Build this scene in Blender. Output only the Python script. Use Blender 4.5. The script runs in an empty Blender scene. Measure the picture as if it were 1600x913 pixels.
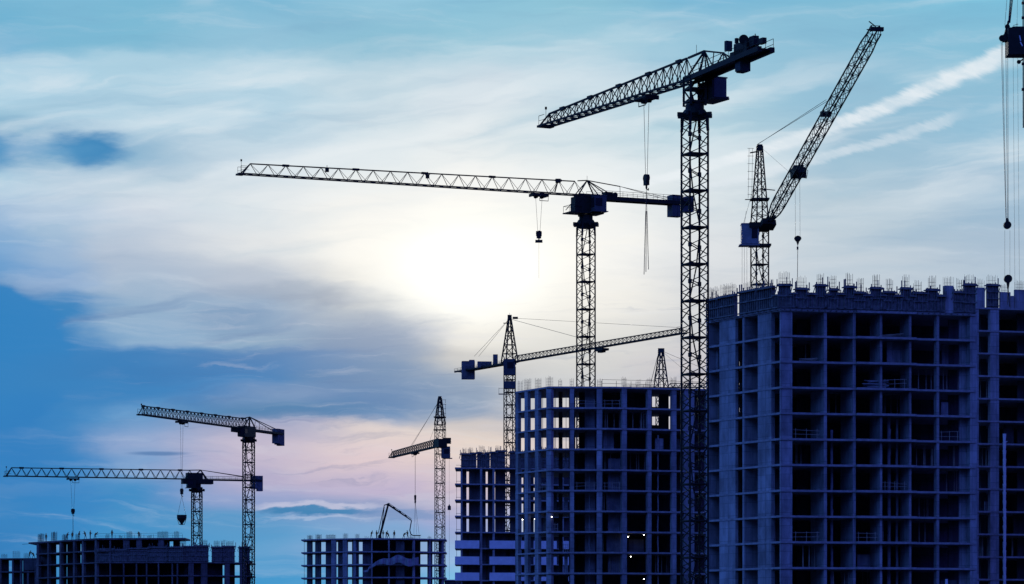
import bpy, bmesh, math, random
from mathutils import Vector, Matrix
random.seed(7)
R_ = math.radians
F = 5000.0          # focal length in photo pixels (1600 px wide frame)
CZ = 1.7            # eye height
HY = 1000.0         # horizon row (below the frame)

# ------------------------------------------------------------------ camera
sc = bpy.context.scene
COL = sc.collection
cam_d = bpy.data.cameras.new('camera'); cam = bpy.data.objects.new('camera', cam_d); COL.objects.link(cam)
cam.location = (0, 0, CZ); cam.rotation_euler = (R_(90), 0, 0)
cam_d.sensor_width = 36; cam_d.lens = 36 * F / 1600
cam_d.shift_y = (HY - 456.5) / 1600
cam_d.clip_start = 1; cam_d.clip_end = 30000
sc.camera = cam
sc.render.resolution_x = 1024; sc.render.resolution_y = 584
sc.view_settings.view_transform = 'Standard'; sc.view_settings.look = 'None'
sc.view_settings.exposure = 0; sc.view_settings.gamma = 1

# ------------------------------------------------------------------ world
def lin(c):
    return tuple((v/255/12.92 if v/255 <= .04045 else ((v/255+.055)/1.055)**2.4) for v in c) + (1,)

W = bpy.data.worlds.new('World'); sc.world = W; W.use_nodes = True
nt = W.node_tree; nt.nodes.clear()
def N(t, **k):
    n = nt.nodes.new(t)
    for a, v in k.items(): setattr(n, a, v)
    return n
def S(sock, v):
    if isinstance(v, bpy.types.NodeSocket): nt.links.new(v, sock)
    else: sock.default_value = v
def M(op, a, b=0.0, c=0.0, clamp=False):
    n = N('ShaderNodeMath', operation=op, use_clamp=clamp)
    S(n.inputs[0], a); S(n.inputs[1], b)
    if op in ('MULTIPLY_ADD',): S(n.inputs[2], c)
    return n.outputs[0]
def step(x, a, b):          # smoothstep a->b
    n = N('ShaderNodeMapRange', interpolation_type='SMOOTHSTEP')
    S(n.inputs[0], x)
    if a < b:
        n.inputs[1].default_value = a; n.inputs[2].default_value = b
        return n.outputs[0]
    n.inputs[1].default_value = b; n.inputs[2].default_value = a
    n.inputs[3].default_value = 1; n.inputs[4].default_value = 0
    return n.outputs[0]
def mixc(f, a, b, mode='MIX'):
    n = N('ShaderNodeMix', data_type='RGBA', blend_type=mode)
    S(n.inputs[0], f); S(n.inputs[6], a); S(n.inputs[7], b)
    return n.outputs[2]
def vec(x, y, z=0.0):
    n = N('ShaderNodeCombineXYZ'); S(n.inputs[0], x); S(n.inputs[1], y); S(n.inputs[2], z)
    return n.outputs[0]
def noise(v, scale, det=6, rough=.55, dist=0.0):
    n = N('ShaderNodeTexNoise'); S(n.inputs['Vector'], v)
    n.inputs['Scale'].default_value = scale; n.inputs['Detail'].default_value = det
    n.inputs['Roughness'].default_value = rough; n.inputs['Distortion'].default_value = dist
    return n
tc = N('ShaderNodeTexCoord'); sep = N('ShaderNodeSeparateXYZ'); nt.links.new(tc.outputs['Generated'], sep.inputs[0])
dx, dy, dz = sep.outputs
az = M('ARCTAN2', dx, dy)
el = M('ARCSINE', dz)
U0 = M('MULTIPLY_ADD', az, 5.0, .8)            # thousandths: azimuth along the skyline
V0 = M('MULTIPLY_ADD', el, -5.0, 1.0)          # elevation, 1.0 = horizon, 0 = 11.5 degrees up
# domain warp
wv = vec(M('MULTIPLY', U0, 1.0), M('MULTIPLY', V0, 3.2))
w1 = noise(wv, 2.2, 4, .5); w3 = noise(wv, 17.0, 7, .6); w2 = noise(wv, 7.0, 5, .55)
def cen(n, i):
    s = N('ShaderNodeSeparateColor'); nt.links.new(n.outputs['Color'], s.inputs[0]); return M('SUBTRACT', s.outputs[i], .5)
U = M('ADD', U0, M('ADD', M('MULTIPLY', cen(w1, 0), .16), M('MULTIPLY', cen(w2, 0), .12)))
V = M('ADD', V0, M('ADD', M('MULTIPLY', cen(w1, 1), .05), M('MULTIPLY', cen(w2, 1), .035)))
cols = [
 (0.00, [(0,(128,186,214)),(50,(112,178,210)),(100,(125,182,214)),(125,(165,205,226)),(175,(178,212,230)),(215,(130,178,206)),(250,(105,160,200)),(290,(165,200,222)),(340,(152,184,216)),(400,(128,170,212)),(440,(100,155,205)),(456,(44,130,190)),(600,(40,126,192)),(700,(44,130,194)),(800,(40,128,192)),(913,(38,122,186))]),
 (0.10, [(0,(124,184,213)),(90,(122,183,212)),(118,(168,206,226)),(190,(178,210,228)),(240,(130,175,205)),(290,(185,207,224)),(350,(178,200,222)),(410,(150,180,212)),(445,(125,165,208)),(462,(50,130,190)),(600,(42,126,190)),(680,(60,138,196)),(760,(44,132,196)),(913,(42,132,194))]),
 (0.20, [(0,(122,184,212)),(88,(124,185,212)),(112,(172,208,226)),(200,(176,208,226)),(255,(150,186,211)),(300,(196,213,226)),(350,(202,213,226)),(420,(168,186,208)),(480,(140,172,202)),(530,(132,170,204)),(552,(52,128,188)),(620,(52,128,188)),(650,(100,155,204)),(700,(142,166,206)),(735,(120,160,206)),(768,(56,138,196)),(850,(52,142,200)),(913,(46,142,200))]),
 (0.40, [(0,(120,182,212)),(85,(148,195,218)),(112,(176,209,226)),(180,(180,211,228)),(260,(202,219,231)),(330,(216,225,232)),(400,(220,224,228)),(440,(168,182,202)),(485,(122,156,192)),(538,(132,166,196)),(556,(56,126,186)),(592,(58,124,180)),(618,(122,152,192)),(648,(76,132,178)),(668,(160,165,196)),(700,(196,186,206)),(742,(176,171,202)),(772,(140,160,205)),(800,(82,150,200)),(850,(80,155,205)),(913,(48,148,204))]),
 (0.60, [(0,(150,200,222)),(80,(136,189,212)),(145,(206,223,232)),(250,(216,228,235)),(330,(241,241,239)),(400,(251,248,241)),(440,(230,228,222)),(480,(168,178,190)),(540,(120,145,180)),(580,(92,132,176)),(630,(78,126,178)),(652,(108,145,188)),(676,(224,210,206)),(720,(222,202,206)),(760,(188,178,206)),(790,(142,160,200)),(830,(120,165,210)),(870,(130,165,210)),(913,(90,165,210))]),
 (0.73, [(0,(140,195,218)),(80,(146,196,216)),(130,(206,221,231)),(220,(222,231,236)),(300,(246,246,244)),(350,(255,254,248)),(485,(255,254,248)),(530,(236,233,226)),(565,(192,191,190)),(610,(132,154,182)),(640,(118,146,180)),(668,(204,197,196)),(700,(228,212,202)),(760,(204,188,202)),(820,(156,168,212)),(870,(150,190,230)),(913,(120,190,230))]),
 (0.90, [(0,(140,195,215)),(60,(150,198,218)),(120,(190,215,228)),(220,(205,222,230)),(300,(236,240,241)),(400,(251,249,243)),(480,(238,236,230)),(540,(216,216,212)),(600,(200,202,204)),(700,(210,200,200)),(913,(140,180,220))]),
 (1.10, [(0,(114,180,212)),(90,(150,196,218)),(200,(176,208,222)),(300,(212,223,229)),(400,(216,221,226)),(500,(206,209,213)),(600,(200,196,202)),(913,(150,170,210))]),
 (1.30, [(0,(118,184,212)),(60,(136,190,215)),(160,(148,192,215)),(250,(164,196,215)),(330,(186,204,216)),(430,(196,208,218)),(600,(200,200,205)),(913,(150,170,210))]),
 (1.60, [(0,(122,194,222)),(100,(134,190,215)),(200,(144,190,215)),(300,(160,190,212)),(400,(170,191,210)),(450,(176,195,212)),(600,(190,198,208)),(913,(150,170,210))]),
]
prev = None; pu = None
for u, st in cols:
    cr = N('ShaderNodeValToRGB'); e = cr.color_ramp; e.interpolation = 'EASE'
    S(cr.inputs[0], M('DIVIDE', V, .913, clamp=True))
    e.elements[0].position = 0; e.elements[0].color = lin(st[0][1])
    e.elements[1].position = 1; e.elements[1].color = lin(st[-1][1])
    for p, c in st[1:-1]:
        q = e.elements.new(p/913); q.color = lin(c)
    prev = cr.outputs[0] if prev is None else mixc(step(U, pu, u), prev, cr.outputs[0])
    pu = u
sky = prev
# fine cirrus streaks, tilted a little
def rot(u, v, deg, sx, sy, off=0):
    c, s = math.cos(R_(deg)), math.sin(R_(deg))
    a = M('ADD', M('MULTIPLY', u, c), M('MULTIPLY', v, -s)); b = M('ADD', M('MULTIPLY', u, s), M('MULTIPLY', v, c))
    return vec(M('MULTIPLY', a, sx), M('MULTIPLY', b, sy), off)
st1 = noise(rot(U, V, 7, 2.0, 14, 3), 1.0, 7, .52, .4).outputs['Fac']
st2 = noise(rot(U, V, -4, 5.0, 48, 7), 1.0, 6, .6, .4).outputs['Fac']
big = noise(rot(U, V, 6, 1.6, 5.5, 1), 1.0, 5, .5, .3).outputs['Fac']
upper = M('ADD', M('MULTIPLY', step(V, .50, .38), .75), .25)
wh = M('MULTIPLY', step(st1, .50, .80), M('MULTIPLY', upper, .50))
sky = mixc(M("MULTIPLY", wh, .8), sky, lin((238,242,245)))
bl = M('MULTIPLY', step(st1, .50, .22), M('MULTIPLY', upper, .30))
sky = mixc(bl, sky, lin((105,160,195)))
sky = mixc(M('MULTIPLY', step(st2, .5, .8), .20), sky, lin((225,232,240)))
sky = mixc(M('MULTIPLY', step(st2, .5, .2), .12), sky, lin((95,135,175)))
sky = mixc(M('MULTIPLY', M('MULTIPLY', step(big, .48, .25), step(U, 1.1, 1.4)), .35), sky, lin((120,165,195)))
def blob(cx, cy, sx, sy, inner=.55, u=None, v=None):
    a = M('DIVIDE', M('SUBTRACT', u or U, cx/1000), sx/1000); b = M('DIVIDE', M('SUBTRACT', v or V, cy/1000), sy/1000)
    r = M('SQRT', M('ADD', M('MULTIPLY', a, a), M('MULTIPLY', b, b)))
    return step(r, 1.0, inner)
def near(cx, cy, du, dv):   # use lightly-warped coordinates so small features sit where they are
    return blob(cx, cy, du, dv)
Uf = M('ADD', U0, M('ADD', M('MULTIPLY', cen(w2, 2), .06), M('MULTIPLY', cen(w3, 0), .05))); Vf = M('ADD', V0, M('ADD', M('MULTIPLY', cen(w2, 1), .022), M('MULTIPLY', cen(w3, 1), .022)))
fine = noise(rot(U0, V0, 5, 14, 60, 2), 1.0, 6, .6).outputs['Fac']
Vf2 = M('ADD', Vf, M('MULTIPLY', M('SUBTRACT', fine, .5), .02))
# bright torn sheets of cirrus sweeping up to the right
cir = noise(rot(U, V, 10, 2.4, 19, 5), 1.0, 6, .50, .35).outputs['Fac']
band = M('MULTIPLY', step(V0, .07, .16), step(V0, .40, .26))
sky = mixc(M('MULTIPLY', M('MULTIPLY', step(cir, .46, .70), band), .50), sky, lin((232,239,243)))
sky = mixc(M('MULTIPLY', M('MULTIPLY', step(cir, .52, .30), band), .40), sky, lin((150,190,212)))
low = M('MULTIPLY', step(V0, .42, .50), step(V0, .70, .60))
sky = mixc(M('MULTIPLY', M('MULTIPLY', step(cir, .50, .36), M('MULTIPLY', low, step(U0, .72, .55))), .40), sky, lin((78,120,172)))
# gaps of deeper blue between the clouds
sky = mixc(M('MULTIPLY', blob(150, 243, 130, 50, .05, Uf, Vf2), .55), sky, lin((110,165,202)))
sky = mixc(M('MULTIPLY', blob(142, 243, 80, 38, .22, Uf, Vf2), .97), sky, lin((52,132,186)))
sky = mixc(M('MULTIPLY', blob(-8, 247, 62, 42, .1, Uf, Vf2), .9), sky, lin((62,140,192)))
sky = mixc(M('MULTIPLY', blob(70, 246, 120, 22, .1, Uf, Vf2), .6), sky, lin((90,155,200)))
Uh = M('ADD', U0, M('MULTIPLY', cen(w2, 0), .10)); Vh = M('ADD', V0, M('MULTIPLY', cen(w2, 1), .05))
sky = mixc(M('MULTIPLY', blob(-20, 565, 150, 125, .86, Uf, Vf), .95), sky, lin((42,128,192)))
sky = mixc(M('MULTIPLY', blob(200, 595, 300, 58, .35, Uh, Vh), .92), sky, lin((48,128,190)))
for cx, cy, sx, sy, am, c_ in [(470,458,170,26,.55,(112,138,172)),(560,540,190,72,.62,(84,122,168)),(330,575,330,34,.75,(46,120,182)),(500,642,190,26,.7,(66,122,172)),
        (390,500,110,30,.45,(84,132,178)),(640,600,130,60,.4,(100,136,176)),(250,505,90,20,.3,(150,180,208)),(60,700,150,110,.7,(38,122,190)),(430,560,200,22,.75,(50,118,178)),(520,470,130,16,.45,(92,118,155))]:
    sky = mixc(M('MULTIPLY', blob(cx, cy, sx, sy, .1, Uh, M('ADD', Vh, M('MULTIPLY', M('SUBTRACT', cir, .5), .07))), am), sky, lin(c_))
wisp = noise(rot(Uh, Vh, 3, 5, 60, 8), 1.0, 8, .62, .3).outputs['Fac']
lowb = M('MULTIPLY', M('MULTIPLY', step(V0, .40, .50), step(V0, .86, .74)), step(U0, .10, .40))
sky = mixc(M('MULTIPLY', M('MULTIPLY', step(wisp, .52, .72), lowb), .22), sky, lin((205,208,222)))
sky = mixc(M('MULTIPLY', M('MULTIPLY', step(wisp, .48, .28), lowb), .25), sky, lin((62,104,160)))
# lens clouds low on the left
sky = mixc(M('MULTIPLY', blob(250, 711, 62, 5, .3, U0, M('ADD', V0, M('MULTIPLY', cen(w2,2), .006))), .75), sky, lin((72,118,172)))
sky = mixc(M('MULTIPLY', blob(500, 793, 125, 10, .5, Uf, Vf2), .6), sky, lin((205,205,225)))
sky = mixc(M('MULTIPLY', blob(500, 800, 115, 9, .5, Uf, Vf2), .95), sky, lin((50,128,180)))
sky = mixc(M('MULTIPLY', blob(500, 812, 110, 4, .3, Uf, Vf2), .4), sky, lin((190,205,230)))
sky = mixc(M('MULTIPLY', blob(620, 803, 90, 13, .5, Uf, Vf2), .6), sky, lin((100,140,190)))
# contrails: straight condensation trails that spread towards the right
def trail(x0, y0, x1, y1, w0, w1_, amp, col):
    t = M('DIVIDE', M('SUBTRACT', U0, x0/1000), (x1-x0)/1000)
    curve = M('MULTIPLY', M('MULTIPLY', t, M('SUBTRACT', 1.0, t)), -.27 if amp > .6 else -.10)
    yc = M('ADD', M('MULTIPLY_ADD', t, (y1-y0)/1000, y0/1000), M('MULTIPLY', curve, -0.35))
    ragged = M('MULTIPLY', M('SUBTRACT', noise(rot(U0, V0, -24, 10, 55, 9), 1.0, 7, .65, .5).outputs['Fac'], .5), .035)
    wdt = M('MULTIPLY_ADD', t, (w1_-w0)/1000, w0/1000)
    d = M('ABSOLUTE', M('ADD', M('SUBTRACT', V0, yc), M('MULTIPLY', ragged, M('MULTIPLY_ADD', t, .9, .1))))
    g = step(M('DIVIDE', d, wdt), 1.0, .25)
    along = M('MULTIPLY', step(t, 0.0, .10), step(t, 1.06, .93))
    tex = M('MULTIPLY_ADD', step(noise(rot(U, V0, -24, 6, 40, 4), 1.0, 8, .6, .5).outputs['Fac'], .30, .65), .45, .55)
    return M('MULTIPLY', M('MULTIPLY', g, along), M('MULTIPLY', tex, amp), clamp=True)
sky = mixc(trail(880, 318, 1590, 94, 8, 22, .9, None), sky, lin((232,239,244)))
sky = mixc(trail(960, 325, 1490, 198, 6, 14, .55, None), sky, lin((225,233,240)))
# the veiled sun's glow
def glow(cx, cy, sx, sy):
    a = M('DIVIDE', M('SUBTRACT', U0, cx/1000), sx/1000); b = M('DIVIDE', M('SUBTRACT', V0, cy/1000), sy/1000)
    r2 = M('ADD', M('MULTIPLY', a, a), M('MULTIPLY', b, b))
    return M('POWER', 2.71828, M('MULTIPLY', r2, -1.0))
sky = mixc(M('MULTIPLY', glow(705, 400, 310, 160), .42), sky, lin((255,253,244)))
sky = mixc(M('MULTIPLY', blob(715, 420, 235, 125, .1, U, V), .66), sky, lin((255,254,248)))
sky = mixc(1.0, sky, mixc(glow(735, 420, 95, 50), (0,0,0,1), (.34,.33,.27,1)), 'ADD')
# sky opposite the sun: deep dusk blue, brighter blue to the left, violet to the right
side = M('MULTIPLY_ADD', dx, .5, .5)
east = mixc(step(side, .15, .85), (0.20,0.64,2.8,1), (0.145,0.18,1.75,1))
east = mixc(step(dz, .04, .42), mixc(step(side, .15, .85), (0.008,0.02,0.10,1), (0.006,0.008,0.07,1)), east)
sky = mixc(step(dy, .93, .25), sky, east)
zen = mixc(step(dz, .35, .85), sky, (0.05,0.12,0.42,1))
nish = N('ShaderNodeTexSky', sky_type='NISHITA', sun_disc=False, sun_elevation=R_(6.6), sun_rotation=R_(-0.8))
bg1 = N('ShaderNodeBackground'); S(bg1.inputs[0], zen); bg1.inputs[1].default_value = 1.0
bg2 = N('ShaderNodeBackground'); S(bg2.inputs[0], nish.outputs[0]); bg2.inputs[1].default_value = 0.0003
ad = N('ShaderNodeAddShader'); nt.links.new(bg1.outputs[0], ad.inputs[0]); nt.links.new(bg2.outputs[0], ad.inputs[1])
wo = N('ShaderNodeOutputWorld'); nt.links.new(ad.outputs[0], wo.inputs[0])

# ------------------------------------------------------------------ sun (veiled by cloud, behind the skyline)
sd = bpy.data.lights.new('sun', 'SUN'); sd.energy = 1.0; sd.angle = R_(10); sd.color = (1, .93, .82)
so = bpy.data.objects.new('sun', sd); COL.objects.link(so)
sdir = Vector((math.sin(R_(-0.8))*math.cos(R_(6.6)), math.cos(R_(-0.8))*math.cos(R_(6.6)), math.sin(R_(6.6))))
so.rotation_euler = sdir.to_track_quat('Z', 'Y').to_euler()

# ------------------------------------------------------------------ materials
def mat(name, col, col2=None, rough=.85, scale=.6, bump=0, streak=False, metal=0, emit=0, seams=False):
    m = bpy.data.materials.new(name); m.use_nodes = True
    t = m.node_tree; b = t.nodes['Principled BSDF']
    b.inputs['Specular IOR Level'].default_value = .12 if max(col) < .1 else .3
    b.inputs['Roughness'].default_value = rough; b.inputs['Metallic'].default_value = metal
    if col2 is None: col2 = tuple(c*.75 for c in col)
    co = t.nodes.new('ShaderNodeTexCoord'); mp = t.nodes.new('ShaderNodeMapping')
    t.links.new(co.outputs['Object'], mp.inputs[0])
    if streak: mp.inputs['Scale'].default_value = (1, 1, .18)
    n = t.nodes.new('ShaderNodeTexNoise'); n.inputs['Scale'].default_value = scale; n.inputs['Detail'].default_value = 8
    n.inputs['Roughness'].default_value = .65
    t.links.new(mp.outputs[0], n.inputs['Vector'])
    r = t.nodes.new('ShaderNodeValToRGB'); r.color_ramp.elements[0].position = .35; r.color_ramp.elements[1].position = .68
    r.color_ramp.elements[0].color = (*col2, 1); r.color_ramp.elements[1].color = (*col, 1)
    t.links.new(n.outputs['Fac'], r.inputs[0])
    out = r.outputs[0]
    if seams:
        n2 = t.nodes.new('ShaderNodeTexNoise'); n2.inputs['Scale'].default_value = .16; n2.inputs['Detail'].default_value = 5; n2.inputs['Roughness'].default_value = .7
        mp2 = t.nodes.new('ShaderNodeMapping'); mp2.inputs['Scale'].default_value = (1.6,1.6,1); t.links.new(co.outputs['Object'], mp2.inputs[0]); t.links.new(mp2.outputs[0], n2.inputs['Vector'])
        r2_ = t.nodes.new('ShaderNodeValToRGB'); r2_.color_ramp.elements[0].position = .36; r2_.color_ramp.elements[1].position = .66
        r2_.color_ramp.elements[0].color = (.5,.48,.46,1); r2_.color_ramp.elements[1].color = (1.15,1.15,1.15,1); t.links.new(n2.outputs['Fac'], r2_.inputs[0])
        m2 = t.nodes.new('ShaderNodeMix'); m2.data_type = 'RGBA'; m2.blend_type = 'MULTIPLY'; m2.inputs[0].default_value = .85
        t.links.new(out, m2.inputs[6]); t.links.new(r2_.outputs[0], m2.inputs[7]); out = m2.outputs[2]
    if seams:       # pour joints and board marks of the shuttering
        w = t.nodes.new('ShaderNodeTexBrick'); w.offset = 0
        w.inputs['Scale'].default_value = 1; w.inputs['Brick Width'].default_value = 1.2; w.inputs['Row Height'].default_value = 1.5
        w.inputs['Mortar Size'].default_value = .03
        w.inputs['Color1'].default_value = (1,1,1,1); w.inputs['Color2'].default_value = (.68,.68,.68,1); w.inputs['Mortar'].default_value = (.45,.45,.45,1)
        sx = t.nodes.new('ShaderNodeSeparateXYZ'); cx = t.nodes.new('ShaderNodeCombineXYZ')
        t.links.new(co.outputs['Object'], sx.inputs[0])
        ad_ = t.nodes.new('ShaderNodeMath'); ad_.operation = 'ADD'
        t.links.new(sx.outputs[0], ad_.inputs[0]); t.links.new(sx.outputs[1], ad_.inputs[1])
        t.links.new(ad_.outputs[0], cx.inputs[0]); t.links.new(sx.outputs[2], cx.inputs[1]); t.links.new(cx.outputs[0], w.inputs['Vector'])
        mx = t.nodes.new('ShaderNodeMix'); mx.data_type = 'RGBA'; mx.blend_type = 'MULTIPLY'; mx.inputs[0].default_value = .8
        t.links.new(out, mx.inputs[6]); t.links.new(w.outputs['Color'], mx.inputs[7]); out = mx.outputs[2]
    t.links.new(out, b.inputs['Base Color'])
    if bump:
        bp = t.nodes.new('ShaderNodeBump'); bp.inputs['Strength'].default_value = bump; bp.inputs['Distance'].default_value = .05
        t.links.new(n.outputs['Fac'], bp.inputs['Height']); t.links.new(bp.outputs[0], b.inputs['Normal'])
    if emit:
        b.inputs['Emission Color'].default_value = (1, .97, .85, 1); b.inputs['Emission Strength'].default_value = emit
    return m
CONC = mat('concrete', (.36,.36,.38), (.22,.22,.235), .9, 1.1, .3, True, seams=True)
CONC_W = mat('concrete_wall_shaded', (.125,.125,.13), (.06,.06,.065), .9, .8, .3, True, seams=True)  # interior shade put into the colour: darker copy of concrete for inner walls
CONC_S = mat('concrete_slab', (.29,.28,.29), (.17,.165,.17), .9, 1.6, .3)
PALE = mat('white_panel', (.62,.62,.64), (.5,.5,.52), .7, .8)
FORM = mat('formwork_plywood', (.17,.165,.16), (.06,.06,.06), .8, 2.0)
FORMS = mat('formwork_steel', (.16,.16,.17), (.08,.08,.085), .6, 3.0)
STEEL = mat('crane_steel', (.016,.020,.015), (.009,.012,.009), .55, 2.0)
STEEL2 = mat('far_crane_steel', (.03,.04,.04), (.02,.025,.025), .6, 2.0)
CAB = mat('cab_paint', (.07,.073,.085), (.045,.05,.055), .6, 1.5)
CABL = mat('light_cab_paint', (.19,.20,.22), (.12,.13,.14), .6, 1.5)
CONC_D = mat('dark_concrete', (.17,.15,.16), (.09,.08,.085), .9, 1.1, .3, True, seams=True)  # darker concrete tone for the long left block and its wing
CONC_DW = mat('dark_concrete_wall_shaded', (.08,.07,.075), (.04,.035,.04), .9, .8, .3, True, seams=True)  # its inner-wall copy, interior shade put into the colour as well
GLASS = mat('cab_glass', (.02,.02,.025), None, .1)
WEIGHT = mat('counterweight_concrete', (.13,.13,.14), (.07,.07,.075), .9, 1.5)
ROPE = mat('wire_rope', (.03,.03,.03), None, .5)
REBAR = mat('rebar_rust', (.10,.07,.055), (.05,.035,.03), .8, 8)
TARP = mat('netting_sheet', (.28,.28,.30), (.15,.15,.17), .9, 1.0, .3)
CLOTH = mat('work_clothes', (.05,.05,.06), (.03,.03,.035), .9, 6)
VEST = mat('safety_vest', (.35,.18,.04), (.25,.12,.03), .9, 6)
HAT = mat('hard_hat_plastic', (.55,.45,.1), None, .4, 6)
GROUND = mat('dirt', (.10,.09,.075), (.05,.045,.04), .95, .05, .3)
LAMP = mat('lamp_glow', (.9,.9,.85), None, .5, 1, emit=12)
TIMBER = mat('timber', (.3,.27,.22), (.18,.16,.13), .8, 3)

# ------------------------------------------------------------------ mesh helpers
def P(px, py, D): return Vector(((px-800)*D/F, D, CZ + (HY-py)*D/F))
class MB:
    def __init__(s): s.v = []; s.f = []
    def add(s, vs, fs):
        o = len(s.v); s.v += [Vector(v) for v in vs]; s.f += [tuple(i+o for i in f) for f in fs]
    def prism(s, pts, z0, z1):
        n = len(pts)
        a = sum(pts[i][0]*pts[(i+1)%n][1]-pts[(i+1)%n][0]*pts[i][1] for i in range(n))
        if a < 0: pts = list(pts)[::-1]
        vs = [(p[0],p[1],z0) for p in pts] + [(p[0],p[1],z1) for p in pts]
        s.add(vs, [tuple(range(n))[::-1], tuple(range(n,2*n))] + [(i,(i+1)%n,n+(i+1)%n,n+i) for i in range(n)])
    def box(s, c, u, hx, hy, hz, up=None):
        c = Vector(c); u = Vector(u).normalized(); z = Vector(up or (0,0,1)); r = z.cross(u).normalized(); z = u.cross(r)
        vs = [c+u*a*hx+r*b*hy+z*d*hz for d in (-1,1) for a,b in ((-1,-1),(1,-1),(1,1),(-1,1))]
        s.add(vs, [(3,2,1,0),(4,5,6,7),(0,1,5,4),(1,2,6,5),(2,3,7,6),(3,0,4,7)])
    def beam(s, p, q, w, w2=None):
        p = Vector(p); q = Vector(q); d = q-p; L = d.length
        if L < 1e-6: return
        u = d/L; up = Vector((0,0,1)) if abs(u.z) < .95 else Vector((0,1,0))
        r = up.cross(u).normalized(); z = u.cross(r); w2 = w if w2 is None else w2
        vs = [c+r*a*ww/2+z*b*ww/2 for c,ww in ((p,w),(q,w2)) for a,b in ((-1,-1),(1,-1),(1,1),(-1,1))]
        s.add(vs, [(3,2,1,0),(4,5,6,7),(0,1,5,4),(1,2,6,5),(2,3,7,6),(3,0,4,7)])
    def cyl(s, p, q, r, r2=None, n=12):
        p = Vector(p); q = Vector(q); u = (q-p).normalized(); up = Vector((0,0,1)) if abs(u.z) < .95 else Vector((0,1,0))
        a = up.cross(u).normalized(); b = u.cross(a); r2 = r if r2 is None else r2
        vs = [c+(a*math.cos(t)+b*math.sin(t))*rr for c,rr in ((p,r),(q,r2)) for t in [2*math.pi*i/n for i in range(n)]]
        s.add(vs, [tuple(range(n))[::-1], tuple(range(n,2*n))] + [(i,(i+1)%n,n+(i+1)%n,n+i) for i in range(n)])
    def build(s, name, m, parent=None, root=None):
        if not s.v: return None
        o0 = Vector((0,0,0)) if parent is None else ORG[parent.name]
        me = bpy.data.meshes.new(name); me.from_pydata([v-o0 for v in s.v], [], s.f); me.update(); me.materials.append(m)
        o = bpy.data.objects.new(name, me); COL.objects.link(o)
        if parent is not None: o.parent = parent; ORG[o.name] = o0
        return o
ORG = {}
def thing(name, label, cat, loc, group=None):
    o = bpy.data.objects.new(name, None); COL.objects.link(o); o.location = loc; o.empty_display_size = .5
    o['label'] = label; o['category'] = cat
    if group: o['group'] = group
    ORG[o.name] = Vector(loc)
    return o
def single(mb, name, m, label, cat, loc, group=None):   # a thing that is one mesh, origin at loc
    loc = Vector(loc); mb.v = [v-loc for v in mb.v]
    o = mb.build(name, m); o.location = loc; o['label'] = label; o['category'] = cat
    if group: o['group'] = group
    ORG[o.name] = loc
    return o

# ------------------------------------------------------------------ ground
g = MB(); g.add([(-9000,-3000,0),(9000,-3000,0),(9000,20000,0),(-9000,20000,0)], [(0,1,2,3)])
go = g.build('ground', GROUND); go['kind'] = 'structure'

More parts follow.
